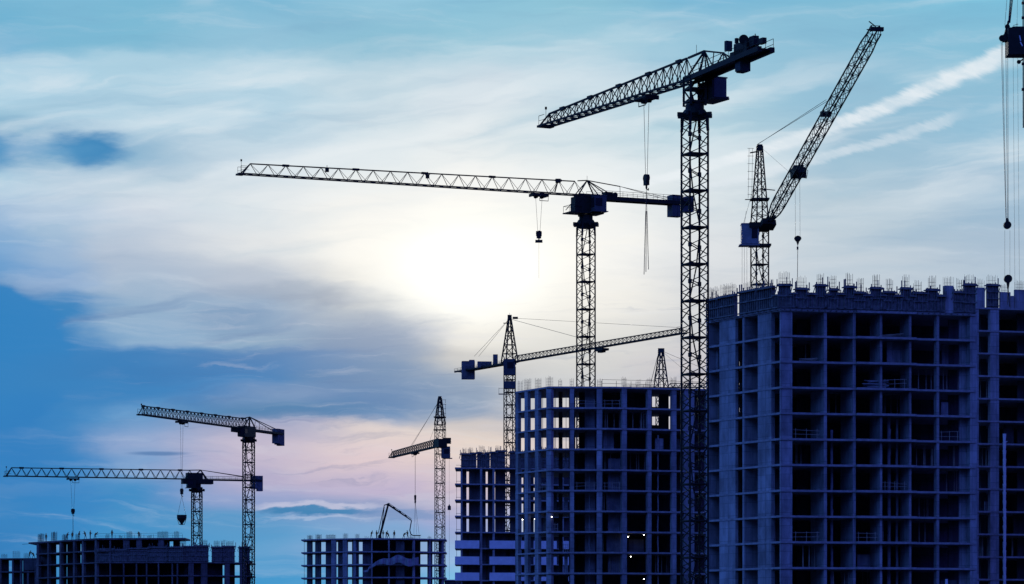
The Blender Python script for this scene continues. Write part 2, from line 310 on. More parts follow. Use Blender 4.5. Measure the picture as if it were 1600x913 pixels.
# ------------------------------------------------------------------ buildings
class Bld:
    def __init__(s, name, label, front, depth, y0, pitch, Dref, n=None, overhang=.12, back_dx=(0,0), cat='building', group=None, mats=None):
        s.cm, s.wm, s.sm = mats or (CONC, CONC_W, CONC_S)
        s.fr = [Vector(((px-800)*D/F, D)) for px, D in front]
        s.ztop = CZ + (HY-y0)*Dref/F; s.dz = pitch*Dref/F
        s.back = [Vector((s.fr[0].x+back_dx[0], s.fr[0].y+depth)), Vector((s.fr[-1].x+back_dx[1], s.fr[-1].y+depth))]
        cx = sum(p.x for p in s.fr)/len(s.fr); cy = s.fr[0].y+depth/2
        s.root = thing(name, label, cat, (cx, cy, 0), group)
        s.lev = []; z = s.ztop
        while z > 1.2: s.lev.append(z); z -= s.dz
        s.oh = overhang
    def foot(s, oh=0, left=0, right=0):
        f = [Vector((p.x, p.y-oh)) for p in s.fr]; f[0].x -= left; f[-1].x += right
        b = [Vector((s.back[0].x-left, s.back[0].y+.2)), Vector((s.back[1].x+right, s.back[1].y+.2))]
        return f, f + b[::-1]
    def slabs(s, th=.26, left=0, right=0, skip=()):
        for i, z in enumerate(s.lev):
            if i in skip: continue
            mb = MB(); mb.prism(s.foot(s.oh, left, right)[1], z-th, z); mb.build('floor_slab', s.sm, s.root)
    def ray(s, px, inset=0):
        k = (px-800)/F; best = None
        for a, b in zip(s.fr[:-1], s.fr[1:]):
            A = Vector((a.x, a.y+inset)); B = Vector((b.x, b.y+inset)); d = B-A
            den = d.x-k*d.y
            if abs(den) < 1e-9: continue
            t = (k*A.y-A.x)/den
            sc_ = abs(t-.5)
            if best is None or sc_ < best[0]: best = (sc_, A+d*t, d.normalized())
            if -1e-6 <= t <= 1+1e-6: return A+d*t, d.normalized()
        return best[1], best[2]
    def pier(s, a, b, depth=.7, inset=.03, z0=0, z1=None, name='column', m=None, cut=None):
        """upright of concrete whose face spans columns a..b of the view, running 'depth' back into the floor plate"""
        z1 = (s.ztop-.13) if z1 is None else z1
        pa, _ = s.ray(a, inset); pb, _ = s.ray(b, inset); d = (pb-pa).normalized(); nrm = Vector((-d.y, d.x))
        mb = MB()
        mb.prism([pa, pb, pb+nrm*depth, pa+nrm*depth], z0, z1)
        return mb.build(name, m or s.cm, s.root)
    def wall(s, a, b, inset, th=.25, z0=0, z1=None, name='wall', m=None, lv=None):
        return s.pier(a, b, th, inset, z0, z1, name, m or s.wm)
    def formwork(s, a, b, ytop, z0=None, inset=-.02, th=.35, Dz=None, name='formwork_panel', m=None, teeth=True, drop=0):
        pa, _ = s.ray(a, inset); pb, _ = s.ray(b, inset); D = (pa.y+pb.y)/2
        z1 = CZ+(HY-ytop)*D/F; z0 = (s.ztop+.004) if z0 is None else z0
        z0 -= drop
        d = (pb-pa); L = d.length; d.normalize(); n = Vector((-d.y, d.x))
        mb = MB()
        mb.prism([pa+n*.14, pb+n*.14, pb+n*(.14+th), pa+n*(.14+th)], z0, z1)
        k = max(2, round(L/.42))
        for i in range(k+1):
            c = pa+d*(L*i/k); zz = z1+(random.choice([0,.05,.1,.2,.3,.75]) if teeth else 0)
            mb.prism([c-d*.045, c+d*.045, c+d*.045+n*.12, c-d*.045+n*.12], z0+.02, zz)
        if z1-z0 > 2.0 and teeth:
            e = .3
            mb.prism([pa-d*e-n*.25, pb+d*e-n*.25, pb+d*e+n*.5, pa-d*e+n*.5], z1-.32, z1-.20)
            for c in (pa-d*.22-n*.2, pb+d*.22-n*.2):
                if random.random() < .6: mb.prism([c-d*.05, c+d*.05, c+d*.05+n*.1, c-d*.05+n*.1], z1-.25, z1+random.uniform(.3,.9))
                mb.beam((*c, z1-.3), (*(c+n*.2+d*.2*(1 if c is pa else -1)), z1-1.1), .08)
        nz = max(2, round((z1-z0)/.9))
        for j in range(nz):
            z = z0+.25+(z1-z0-.4)*j/max(1,nz-1)
            e = .22
            mb.prism([pa-d*e-n*.10, pb+d*e-n*.10, pb+d*e-n*.003, pa-d*e-n*.003], z-.07, z+.07)
        return mb.build(name, m or FORM, s.root)
    def rebar(s, a, b, ytop, inset=.2, z0=None, rod=.022, depth=.5):
        if b-a < 11 and rod == .022: rod = .036
        pa, _ = s.ray(a, inset); pb, _ = s.ray(b, inset); D = (pa.y+pb.y)/2
        z1 = CZ+(HY-ytop)*D/F; z0 = s.ztop-.05 if z0 is None else z0
        d = (pb-pa); L = d.length; d.normalize(); n = Vector((-d.y, d.x)); mb = MB()
        k = max(2, round(L/.2))
        for row in (0, depth):
            for i in range(k+1):
                c = pa+d*(L*i/k)+n*row; zz = z1+random.uniform(-.25,.1)
                lean = random.uniform(-.03,.03)
                mb.beam((c.x,c.y,z0), (c.x+lean,c.y+lean,zz), rod)
        for t in range(max(2, int((z1-z0)/.45))):
            z = z0+.35+t*.42
            if z > z1-.2: break
            for row in (0, depth):
                mb.beam((*(pa+n*row),z), (*(pb+n*row),z), rod*.7)
        return mb.build('rebar', REBAR, s.root)
    def railing(s, a, b, inset=.25, h=1.1, gap=2.2):
        pa, _ = s.ray(a, inset); pb, _ = s.ray(b, inset); d = pb-pa; L = d.length; k = max(1, round(L/gap)); mb = MB()
        for i in range(k+1):
            c = pa+d*i/k; mb.beam((c.x,c.y,s.ztop), (c.x,c.y,s.ztop+h), .06)
        for z in (.5,1.05): mb.beam((*pa,s.ztop+z), (*pb,s.ztop+z), .045)
        return mb.build('railing', STEEL, s.root)

# --- big block on the right
r = Bld('apartment_block', 'large concrete block on the right, its full grid of bare floors topped by dark shuttering', [(1103,387),(1220,372),(1524,378)], 20, 483, 40.3, 372, overhang=.10, back_dx=(7,0))
r.slabs(.24)
for a, b, dp in [(1103.5,1106.5,2.5),(1124,1149,.4),(1160,1163,4),(1184,1205,.5),(1219.5,1238,.35),
                 (1287.5,1292,4.6),(1332.8,1337,4.2),(1375,1378.5,3.4),(1420.5,1424,3.0),(1463.5,1467.5,.9),(1516,1527,1.2)]:
    r.pier(a, b, dp)
# darker return walls and cores inside the floor plate
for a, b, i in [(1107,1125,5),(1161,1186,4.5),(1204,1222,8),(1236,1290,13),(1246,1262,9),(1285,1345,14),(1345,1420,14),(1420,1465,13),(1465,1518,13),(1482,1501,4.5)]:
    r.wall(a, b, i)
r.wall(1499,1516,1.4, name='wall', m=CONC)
def rz(y, D=385): return CZ+(HY-y)*D/F
ya = [913+400]
gaps = [(512,523),(566,573),(598,607),(629,634),(638,645)]
lo = 0
for y0_, y1_ in gaps[::-1]: r.wall(1148, 1157.5, 4.2, .25, lo, rz(y1_)); lo = rz(y0_)
r.wall(1148, 1157.5, 4.2, .25, lo, r.ztop-.1)
r.wall(1148, 1152.5, 4.7, .25, 0, r.ztop-.1); r.wall(1155.5, 1161, 4.7, .25, 0, r.ztop-.1)
mb = MB()      # slightly projecting balcony slabs
for z in r.lev:
    for x0, x1, pr in ((1337,1430,.42),):
        a, d = r.ray(x0); b, _ = r.ray(x1); n = Vector((d.y,-d.x))
        mb.prism([a+n*.12, b+n*.12, b+n*(.12+pr), a+n*(.12+pr)], z-.235, z+.03)
mb.build('balcony_edge', CONC_S, r.root)
for a, b, y in [(1103,1121,466),(1122,1147,461),(1155,1182,452.5),(1184,1206,448),(1207,1215,460),(1217,1235,443),(1236,1244,457),(1245,1261,449),(1262,1274,457),
    (1276,1290,443.5),(1291,1297,458),(1298,1308,450),(1309,1319,457),(1321,1335,446),(1336,1350,455),(1351,1361,459),(1362,1377,448),(1378,1382,459),(1383,1398,454.5),
    (1399,1408,460),(1409,1423,448.5),(1424,1428,460),(1429,1447,455.5),(1449,1465,450.5),(1466,1475,460),(1492,1506,454.5),(1508,1524,442.5)]:
    r.formwork(a, b, y)
r.pier(1477, 1490, .8, .1, r.ztop+.004, CZ+(HY-446)*377/F, 'column')
for a, b, y in [(1106,1118,449),(1125,1145,444),(1160,1178,441),(1187,1203,436),(1218,1234,424),(1246,1260,431),(1279,1287,426),(1299,1306,431),(1324,1332,427),(1342,1349,434),
                (1366,1374,429),(1387,1395,435),(1413,1420,430),(1430,1440,439),(1453,1462,432),(1476,1490,433),(1497,1505,435),(1510,1523,429)]:
    r.rebar(a, b, y)
# walkway brackets under the shuttering
mb = MB()
for px in range(1108, 1522, 9):
    a, d = r.ray(px); n = Vector((d.y,-d.x))
    mb.beam((*a, r.ztop-.1), (*(a+n*.55), r.ztop-.02), .08)
pts_ = [r.ray(x, -.5)[0] for x in (1108, 1220, 1521)]
for p, q in zip(pts_[:-1], pts_[1:]): mb.beam((*p, r.ztop-.03), (*q, r.ztop-.03), .1)
mb.build('bracket', FORMS, r.root)

def clutter(b_, bays, levels, seed, dens=.5, ins=(1.2,5)):
    rnd = random.Random(seed)
    for lv in levels:
        for a, b in bays:
            if rnd.random() > dens: continue
            zf = b_.lev[lv+1]+.01; zc_ = b_.lev[lv]-.27; k = rnd.random()
            i_ = rnd.uniform(*ins)
            if k < .35:        # part-built block wall
                w_ = rnd.uniform(.3,.8)*(b-a); x = rnd.uniform(a, b-w_); b_.wall(x, x+w_, i_, .2, zf, rnd.choice([zc_, zf+rnd.uniform(.9,2.0)]), 'partition', b_.cm if rnd.random() < .5 else b_.wm)
            elif k < .88:      # props
                mb = MB()
                for j in range(rnd.randint(2,5)):
                    c, _ = b_.ray(rnd.uniform(a+.5, b-.5), i_+rnd.uniform(-.8,1.5)); mb.cyl((*c, zf), (*c, zc_), .045, n=6); mb.cyl((*c, zf), (*c, zf+1.3), .065, n=6)
                c, _ = b_.ray(a+1, i_); d, _ = b_.ray(b-1, i_); mb.beam((*c, zc_-.08), (*d, zc_-.08), .14)
                mb.build('prop', TIMBER, b_.root)
            else:              # edge guard: two boards and posts
                mb = MB(); c, _ = b_.ray(a, .35); d, _ = b_.ray(b, .35)
                for z in (.5, 1.0): mb.beam((*c, zf+z), (*d, zf+z+rnd.uniform(-.2,.2)), .05)
                for j in range(3): p = c+(d-c)*(.1+.4*j); mb.beam((*p, zf), (*p, zf+1.15), .06)
                mb.build('guard_rail', TIMBER, b_.root)
clutter(r, [(1239,1281),(1293,1329),(1338,1371),(1379,1417),(1425,1462),(1468,1499)], range(0,11), 5, .42)
clutter(r, [(1107,1123),(1164,1183),(1206,1218)], range(0,11), 6, .3, (1.5,3))
# --- block behind it at the right edge
r2 = Bld('apartment_block', 'concrete block at the right edge, seen past the corner of the nearer large block', [(1500,422),(1740,428)], 18, 479.5, 35.4, 422, overhang=.08)
r2.slabs(.22)
for a, b, dp in [(1519,1529.5,1.0),(1547.5,1561,.8),(1611,1622,.8),(1670,1680,.8),(1730,1740,.8)]: r2.pier(a, b, dp)
for a, b, i in [(1500,1560,12),(1532,1541,7),(1560,1640,13),(1590,1611,4),(1640,1740,8)]: r2.wall(a, b, i)
clutter(r2, [(1530,1547),(1562,1610)], range(0,11), 11, .4, (1,4))
for a, b, y in [(1526,1539,449.5),(1563,1579,455.5),(1580,1585,461),(1586,1640,451),(1645,1735,452)]:
    r2.pier(a, b, .4, .1, r2.ztop+.004, CZ+(HY-y)*423/F, 'parapet', CONC)
r2.formwork(1543, 1560, 443.5)
for a, b, y in [(1527,1538,436),(1544,1558,430),(1565,1576,444),(1588,1600,438)]: r2.rebar(a, b, y)

# --- central tower
t = Bld('tower_block', 'central bare concrete tower whose top left bays are open to the sky', [(805,474),(820,471),(838,467.6),(857,464),(960,464.5),(1112,469)], 10, 604, 32.3, 464, overhang=.10)
t.slabs(.24)
for a, b, dp in [(805.5,809.5,.5),(819.5,824.5,.5),(835.5,841,.5),(853.5,861,.55),(890.5,897,.6),(932.5,941,.7),(972,979.5,.7),(1011.5,1018,.7),(1049.5,1057,.7),(1069,1085,.8),(1103,1110,.6)]:
    t.pier(a, b, dp)
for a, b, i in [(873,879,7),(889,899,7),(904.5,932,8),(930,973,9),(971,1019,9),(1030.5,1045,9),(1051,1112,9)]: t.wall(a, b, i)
zc = t.lev[2]-.15
t.wall(1018, 1031, 9.3, .25, 0, zc); t.wall(1044, 1052, 9.3, .25, 0, zc)
t.wall(914, 930, 3.4, .25, 0, None, m=CONC)
for i, (z) in enumerate(t.lev[:2]):      # low upstands behind the two see-through bays
    t.wall(1017, 1031, 9.6, .2, t.lev[i+1]-.01, t.lev[i+1]+(1.2 if i else .9))
t.wall(898.5, 906, 9.2, .25, 0, t.lev[3]-.1)
t.wall(862, 888, 9.5, .2, 0, t.lev[9])
for a, b, y in [(809,812,594),(819,825,592),(836,841,591),(853,860,588),(873,878,592),(891,896,590),(934,941,592),(973,979,589),(995,1001,593),(1012,1019,590),(1049,1057,589),(1072,1082,592)]:
    t.rebar(a, b, y, rod=.026)
t.railing(940, 1100, .3, .9)
mb = MB()     # props standing between floors in the open bays
for lv in range(0,4):
    for px in (829,846,848,866,868,884.5,901.5):
        a, d = t.ray(px, random.uniform(1.5,5))
        mb = MB(); mb.cyl((*a, t.lev[lv+1]), (*a, t.lev[lv]-.25), .035, n=6); mb.build('prop', FORMS, t.root)
for lv, px0, px1 in [(3,950,972),(4,950,975),(5,948,974),(6,950,974),(7,948,974),(8,950,974)]:   # hanging dust sheets
    mb = MB(); a, d = t.ray(px0, 2.2); b, _ = t.ray(px1, 2.2); k = 24
    top = t.lev[lv]-.30-(.95 if lv == 3 else 0)
    for i in range(k):
        p = a+(b-a)*i/k; q = a+(b-a)*(i+1)/k; n = Vector((0,1))
        o1 = .16*math.sin(i*1.9)+random.uniform(-.05,.05)
        mb.prism([p+n*o1, q+n*(o1+.02), q+n*(o1+.06), p+n*(o1+.04)], t.lev[lv+1]+.02, top+random.uniform(-.12,.0))
    o = mb.build('dust_sheet', TARP, t.root)

clutter(t, [(898,932),(942,971),(980,1010),(1019,1048),(1057,1068)], range(0,9), 8, .4, (1.2,4))
clutter(t, [(862,872),(880,888),(842,853)], range(3,9), 9, .4, (1.2,4))
# --- block with white balconies behind the tower
e = Bld('apartment_block', 'narrow concrete block with white balcony fronts, half hidden by the central tower', [(720,595),(895,599)], 10, 730.5, 25.1, 595, overhang=.15)
e.slabs(.24, left=1.1)
for a, b in [(720,729),(733,759),(762.5,771),(774,790),(797,814),(818,834),(838,895)]:
    e.wall(a, b, 2.5, .3)
for a, b in [(720.5,722.5),(750.5,753.5),(770,773),(812,815),(836,839),(878,881)]: e.pier(a, b, .5)
for a, b in [(728.9,733.2),(758.9,762.6),(770.9,774.1),(813.9,818.1),(833.9,838.1),(789.9,797.1)]:   # slots close lower down
    e.wall(a, b, 3.0, .2, 0, e.lev[4])
for lv in range(5, len(e.lev)):
    for a, b in [(711,749),(765,805),(812,822),(834,870),(880,889)]:
        e.pier(a, b, .12, -.42, e.lev[lv]-.15, e.lev[lv]+1.35, 'balcony', PALE)
        pa, _ = e.ray(a, -.42); pb, _ = e.ray(b, -.42); mb = MB()
        mb.prism([pa+Vector((.02,.125)), pb+Vector((-.02,.125)), pb+Vector((-.02,.262)), pa+Vector((.02,.262))], e.lev[lv]-.13, e.lev[lv]-.01); mb.build('balcony_floor', CONC_S, e.root)
for a, b, y in [(721,735,708),(736,744,707),(746,752,706),(753,758,709),(759,765,706.5),(767,775,705.5),(776,789,703.5),(797,820,705),(820,850,704),(850,893,706)]:
    e.formwork(a, b, y)
for a, b, y in [(723,729,700),(733,739,699),(749,757,696.5),(764,768,698),(775,783,696),(800,806,697)]: e.rebar(a, b, y, rod=.026)
mb = MB()
for lv in range(0,6): mb.beam((*e.ray(713.5,.3)[0], e.lev[lv]), (*e.ray(713.5,.3)[0], e.lev[lv+1]), .06)
for lv in range(0,5): mb.beam((*e.ray(712.5,.0)[0], e.lev[lv]+.4), (*e.ray(720,.0)[0], e.lev[lv]+.4), .06)
mb.build('edge_protection', STEEL, e.root)

# --- low building in the middle distance
m_ = Bld('apartment_block', 'low concrete block under the folded pumping boom, sheeting hung across its middle', [(474,753),(505,747),(560,743),(640,744),(693,750)], 11, 841.5, 20.1, 745, overhang=.2)
m_.slabs(.3, left=.5, right=.6)
for a, b in [(479.5,487),(492.3,500.5),(508.8,517),(528,535),(550,560),(566.5,580),(668.9,675.7),(686.3,694)]: m_.wall(a, b, 1.2, .3)
for a, b in [(517.5,524.3),(535.5,542.3),(580,582),(606.5,609),(646,648.5),(671,673),(691,694)]: m_.pier(a, b, .5)
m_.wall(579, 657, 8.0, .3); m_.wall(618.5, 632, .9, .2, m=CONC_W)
m_.wall(552, 556, .5, .3, m=CONC)
for a, b, y in [(480,486,836),(493,500,834.5),(509,523,835),(536,542,833.5),(555,560,834.5),(570,576,838),(670,674,838),(588,591,837),(640,646,838)]: m_.rebar(a, b, y, rod=.036)
mb = MB()
for px in (475.5, 695.8): mb.beam((*m_.ray(px,.1)[0], 4), (*m_.ray(px,.1)[0], m_.ztop+.3), .07)
mb.build('edge_protection', STEEL, m_.root)

# --- long building at the left
LB = Bld('apartment_block', 'long low concrete block on the left with workers standing on its upper deck', [(55,733),(105,718),(155,705),(290,703),(392,708)], 13, 878.5, 20.6, 705, overhang=.12, mats=(CONC_D, CONC_DW, CONC_D))
LB.slabs(.24)
upper = MB()
zt = CZ+(HY-841)*705/F; zm = CZ+(HY-860)*705/F
fr = [LB.ray(px, -.3)[0] for px in (44.5, 105, 155, 289)]; fb = [fr[-1]+Vector((0,12)), fr[0]+Vector((0,12))]
upper.prism(fr+fb, zt-.34, zt); upper.build('roof_slab', CONC_D, LB.root)
fr2 = [LB.ray(px, -.1)[0] for px in (56, 105, 155, 262)]; mb = MB(); mb.prism(fr2+[fr2[-1]+Vector((0,11)), fr2[0]+Vector((0,11))], zm-.26, zm); mb.build('floor_slab', CONC_D, LB.root)
for a, b in [(57,60.5),(74,76),(93,95.5),(114,116.5),(128,130.5),(148,151),(171,173)]: LB.pier(a, b, .6, z1=zt-.1)
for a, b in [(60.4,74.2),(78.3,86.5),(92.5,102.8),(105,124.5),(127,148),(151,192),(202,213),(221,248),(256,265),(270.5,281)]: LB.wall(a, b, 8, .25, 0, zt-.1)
for a, b in [(192.5,202),(213,221.5),(247.5,256)]: LB.pier(a, b, .6, z0=LB.ztop-.05, z1=zt-.1)
for a, b in [(192,194),(212,214),(228,230),(246.5,248.5),(268,270),(276,278)]: LB.pier(a, b, .6)
for a, b in [(295,302.5),(314.5,324),(351.5,359),(375.5,385)]: LB.pier(a, b, .6)
for a, b in [(288,314),(324,348),(359,367),(385,391)]: LB.wall(a, b, 3.5)
LB.wall(105, 290, 6.5, .25, 0, LB.ztop)
for a, b, y in [(150,178,857),(178,200,858),(200,232,856),(232,262,854),(262,285,854),(285,305,853),(305,325.5,852),(331.5,348,854),(348,366.5,853),(374,390,854)]: LB.formwork(a, b, y)
for a, b, y in [(280,290,841),(318,324,843),(335,343,845),(346,352,844),(355,365,845),(378,386,845)]: LB.rebar(a, b, y, rod=.034)
zsave = LB.ztop; LB.ztop = zt
for a, b, y in [(59,66,834),(80,86,831),(97,103,835),(118,121,834),(166,170,834),(186,190,836),(198,206,830),(216,220,832),(230,236,836),(246,262,830),(272,279,830)]: LB.rebar(a, b, y, rod=.034)
LB.railing(150, 285, .5, .8)
LB.ztop = zsave
mb = MB(); a_, _ = LB.ray(35, -.3); mb.beam((*a_, zt-.35), (*LB.ray(50,-.3)[0], zt-.35), .08); mb.build('bracket', STEEL, LB.root)
l2 = Bld('apartment_block', 'lowest concrete wing at the left edge, one narrow slot of sky through it', [(-60,742),(57,738)], 12, 872.5, 20.5, 740, overhang=.12, mats=(CONC_D, CONC_DW, CONC_D))
l2.slabs(.26)
for a, b in [(-60,13.5),(20,32),(36,57)]: l2.wall(a, b, 3)
for a, b in [(-32,-29),(0,2),(18.5,21),(31,34),(42,45),(54,57)]: l2.pier(a, b, .6)
for a, b, y in [(2,10,866),(20,30,861),(37,44,864)]: l2.rebar(a, b, y, rod=.034)
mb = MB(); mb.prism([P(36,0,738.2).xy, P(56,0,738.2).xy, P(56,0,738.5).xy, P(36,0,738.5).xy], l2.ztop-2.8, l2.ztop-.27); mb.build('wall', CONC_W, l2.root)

# --- far low shed between the blocks
f = Bld('site_building', 'small dark building low in the gap right of the far crane', [(694,860),(724,861)], 10, 906, 20, 860, overhang=.3)
f.slabs(.3); f.wall(696, 722, .3, .3)
for a, b in [(699,703),(708,712),(716,719)]: f.pier(a, b, .15, .12, f.ztop-2.4, f.ztop-1.0, 'window', GLASS)

# ------------------------------------------------------------------ cranes
def lattice_mast(mb, c, z0, z1, w, th, sec, leg, br, zig=4, plat=True, nodes=True):
    cs = [Vector((math.cos(th+math.pi/4+i*math.pi/2), math.sin(th+math.pi/4+i*math.pi/2)))*(w/math.sqrt(2)) for i in range(4)]
    cs = [Vector((c[0]+v.x, c[1]+v.y)) for v in cs]
    for v in cs: mb.beam((*v,z0), (*v,z1), leg)
    z = z1; k = 0
    while z > z0+.3:
        zb = max(z0, z-sec)
        for i in range(4):
            a, b = cs[i], cs[(i+1)%4]
            mb.beam((*a,z), (*b,z), br*1.5)
            h = (z-zb)/zig
            for j in range(zig):
                p, q = (a, b) if j % 2 == 0 else (b, a)
                mb.beam((*p, z-h*j), (*q, z-h*(j+1)), br)
        if plat:
            mb.prism([cs[0]*.9+Vector(c)*.1, cs[1]*.9+Vector(c)*.1, cs[2]*.9+Vector(c)*.1, cs[3]*.9+Vector(c)*.1], z-.12, z-.04)
            q = Vector(c)*.6+cs[(k//1)%4]*.4
            mb.beam((*q, z-.1), (*(Vector(c)*.6+cs[(k+1)%4]*.4), zb+.1), br*1.6)
        if nodes:
            for v in cs[::2]: mb.cyl((v.x, v.y-.01, z-sec*.5-leg), (v.x, v.y-.01, z-sec*.5+leg), leg*.95, n=8)
        z -= sec; k += 1
    return cs

class Crane:
    def dof(s, px):
        k = (px-800)/F; return (k*s.O.y-s.O.x)/(s.u.x-k*s.u.y)
    def __init__(s, name, label, mpx, D, tip, zy, w=2.0, th=22, leg=.2, br=.075, sec=3.75, zig=4, steel=None, base_px=None, mast_top=None, tilt=None, nodes=True):
        s.m = steel or STEEL
        s.D = D; s.O = Vector(((mpx-800)*D/F, D)); s.w = w
        s.root = thing('tower_crane', label, 'tower crane', (s.O.x, s.O.y, 0), 'tower cranes over the building site')
        s.Z = CZ+(HY-zy)*D/F                      # height of the jib's lower chord
        tD = (s.Z-CZ)*F/(HY-tip[1]) if tilt is None else tilt
        T = Vector(((tip[0]-800)*tD/F, tD)); s.u = (T-s.O).normalized(); s.r = Vector((-s.u.y, s.u.x)); s.T = T; s.jl = (T-s.O).length
        mb = MB(); zt = CZ+(HY-mast_top)*D/F
        lattice_mast(mb, s.O, 0, zt, w, R_(th), sec, leg, br, zig, nodes=nodes)
        mb.build('mast', s.m, s.root)
        s.zmast = zt
    def at(s, px, py, lat=0):
        k = (px-800)/F; O = s.O+s.r*lat; t_ = (k*O.y-O.x)/(s.u.x-k*s.u.y); p = O+s.u*t_
        return Vector((p.x, p.y, CZ+(HY-py)*p.y/F))
    def sof(s, px): return (self_at(s, px))
    def on(s, d, z, lat=0):      # distance along the jib, height above lower chord
        p = s.O+s.u*d+s.r*lat; return Vector((p.x, p.y, s.Z+z))
    def boxp(s, mb, d0, d1, z0, z1, l0, l1):     # box in crane axes
        c = (s.on(d0,z0,l0)+s.on(d1,z1,l1))/2
        mb.box(c, (s.u.x,s.u.y,0), abs(d1-d0)/2, abs(l1-l0)/2, abs(z1-z0)/2)
    def slew(s, z0, z1, rw):
        mb = MB(); a, b = s.zmast-.1, s.Z
        c = (s.O.x, s.O.y)
        h = z1-z0
        mb.cyl((*c, z0), (*c, z0+h*.35), rw*.62, rw*.8, 16); mb.cyl((*c, z0+h*.35), (*c, z0+h*.65), rw*.8, rw*.62, 16); mb.cyl((*c, z0+h*.65), (*c, z1), rw*.55, rw*.55, 16)
        for i in range(8):
            t_ = i*math.pi/4+.3; v = Vector((math.cos(t_), math.sin(t_)))
            mb.box((c[0]+v.x*rw*.85, c[1]+v.y*rw*.85, z0+h*.30), (v.x,v.y,0), rw*.22, .14, h*.14)
        for i in range(4):
            t_ = i*math.pi/2+R_(22)+math.pi/4; v = Vector((math.cos(t_), math.sin(t_)))*s.w*.7
            mb.beam((c[0]+v.x, c[1]+v.y, z0-1.2), (c[0]+v.x*.9, c[1]+v.y*.9, z0+h*.4), .3)
        return mb.build('slewing_ring', s.m, s.root)
    def jib(s, d0, d1, h0, h1, wj, n, ch=.16, br=.07, name='jib', z0=0, z1=0, nodes=True):
        mb = MB(); B = [[s.on(d0+(d1-d0)*i/n, z0+(z1-z0)*i/n, l) for i in range(n+1)] for l in (-wj/2, wj/2)]
        T = [s.on(d0+(d1-d0)*(i+.5)/n, (z0+(z1-z0)*(i+.5)/n)+h0+(h1-h0)*(i+.5)/n) for i in range(n)]
        for b in B: mb.beam(b[0], b[-1], ch)
        mb.beam(T[0], T[-1], ch)
        for i in range(n):
            for b in B: mb.beam(b[i], T[i], br); mb.beam(T[i], b[i+1], br)
            mb.beam(B[0][i], B[1][i], br); mb.beam(B[0][i], B[1][i+1], br)
            if nodes and i % 4 == 1:
                mb.beam(T[i]-Vector((s.u.x,s.u.y,0))*.5, T[i]+Vector((s.u.x,s.u.y,0))*.5, ch*1.9)
        mb.beam(B[0][n], B[1][n], ch*1.2)
        for b in B: mb.beam(T[-1], b[n], ch*.8)
        # aviation lamp and rail at the tip
        e = s.on(d1, 0); mb.beam(e, e+Vector((0,0,1.9)), .05); mb.box(e+Vector((0,0,2.0)), (1,0,0), .12,.12,.14)
        for l in (-wj/2,wj/2):
            q = s.on(d1+.3,0,l); mb.beam(q, q+Vector((0,0,1.1)), .05); mb.beam(q+Vector((0,0,1.1)), s.on(d1-1.0,1.1,l), .05)
            mb.beam(q+Vector((0,0,.55)), s.on(d1-1.0,.55,l), .04)
        mb.box(s.on(d1+.1, -.05), (s.u.x,s.u.y,0), .5, wj/2+.1, .12)
        o = mb.build(name, s.m, s.root)
        return T
    def platform(s, d0, d1, wj, th=.4, rail=1.1, name='counter_jib', zoff=-.15, railgap=1.4, z1=0):
        mb = MB()
        p, q = s.on(d0, zoff), s.on(d1, zoff+z1)
        for l in (-wj/2, wj/2):
            mb.beam(s.on(d0, zoff, l), s.on(d1, zoff+z1, l), th)
        n = max(2, int(abs(d1-d0)/railgap))
        for i in range(n+1):
            for l in (-wj/2-.1, wj/2+.1):
                t_ = i/n; dd = d0+(d1-d0)*t_
                mb.beam(s.on(dd, zoff+z1*t_, l), s.on(dd, zoff+z1*t_+rail, l), .05)
            mb.beam(s.on(dd, zoff+z1*t_, -wj/2), s.on(dd, zoff+z1*t_, wj/2), .12)
        for l in (-wj/2-.1, wj/2+.1):
            for rz in (rail, rail*.5): mb.beam(s.on(d0, zoff+rz, l), s.on(d1, zoff+z1+rz, l), .045)
        c = (p+q)/2; mb.box(c+Vector((0,0,.02)), q-p, (q-p).length/2, wj/2-.1, .04)
        return mb.build(name, s.m, s.root)
    def cab(s, d, z, l, sx=1.7, sy=1.4, sz=2.1, m=None):
        mb = MB(); c = s.on(d, z, l); u = Vector((s.u.x,s.u.y,0)); mb.box(c, u, sx/2, sy/2, sz/2)
        mb.box(c+Vector((0,0,sz/2+.06)), u, sx/2+.08, sy/2+.08, .06)
        mb.box(c-Vector((0,0,sz/2+.06)), u, sx/2+.25, sy/2+.15, .06)
        o = mb.build('cab', m or CAB, s.root)
        g_ = MB(); r = Vector((s.r.x,s.r.y,0))
        g_.box(c+u*(sx/2+.015)+Vector((0,0,.15)), u, .02, sy*.42, sz*.32)
        for sg in (-1,1): g_.box(c+r*sg*(sy/2+.015)+u*sx*.15+Vector((0,0,.2)), u, sx*.28, .02, sz*.26)
        g_.build('window', GLASS, o)
        return o
    def trolley(s, d, drop_y=None, hook=None, sep=.55, hook_name='hook_block', line_to=None, ropes=True):
        mb = MB(); L = 1.2
        for l in (-.75,.75): s.boxp(mb, d-L, d+L, -.5, -.28, l-.1, l+.1)
        for k in (-L,L): s.boxp(mb, d+k-.12, d+k+.12, -.62, -.2, -.8, .8)
        for k in (-.5,.5): mb.cyl(s.on(d+k,-.6,-.25), s.on(d+k,-.6,.25), .3)
        mb.beam(s.on(d-L,-.5,.8), s.on(d-L,-1.3,.8), .07); mb.beam(s.on(d+L*.2,-.5,.8), s.on(d+L*.2,-1.3,.8), .07); mb.beam(s.on(d-L,-1.3,.8), s.on(d+L*.2,-1.3,.8), .09)
        mb.build('trolley', s.m, s.root)
        c = s.on(d, -.6)
        zh = CZ+(HY-hook)*c.y/F
        if ropes:
            rb = MB()
            for k in (-1,1): rb.beam(c+Vector((s.u.x,s.u.y,0))*sep*k, Vector((c.x+.18*k*s.u.x, c.y+.18*k*s.u.y, zh+.5)), .045)
            rb.build('hoist_rope', ROPE, s.root)
        hb = MB(); u = Vector((s.u.x,s.u.y,0))
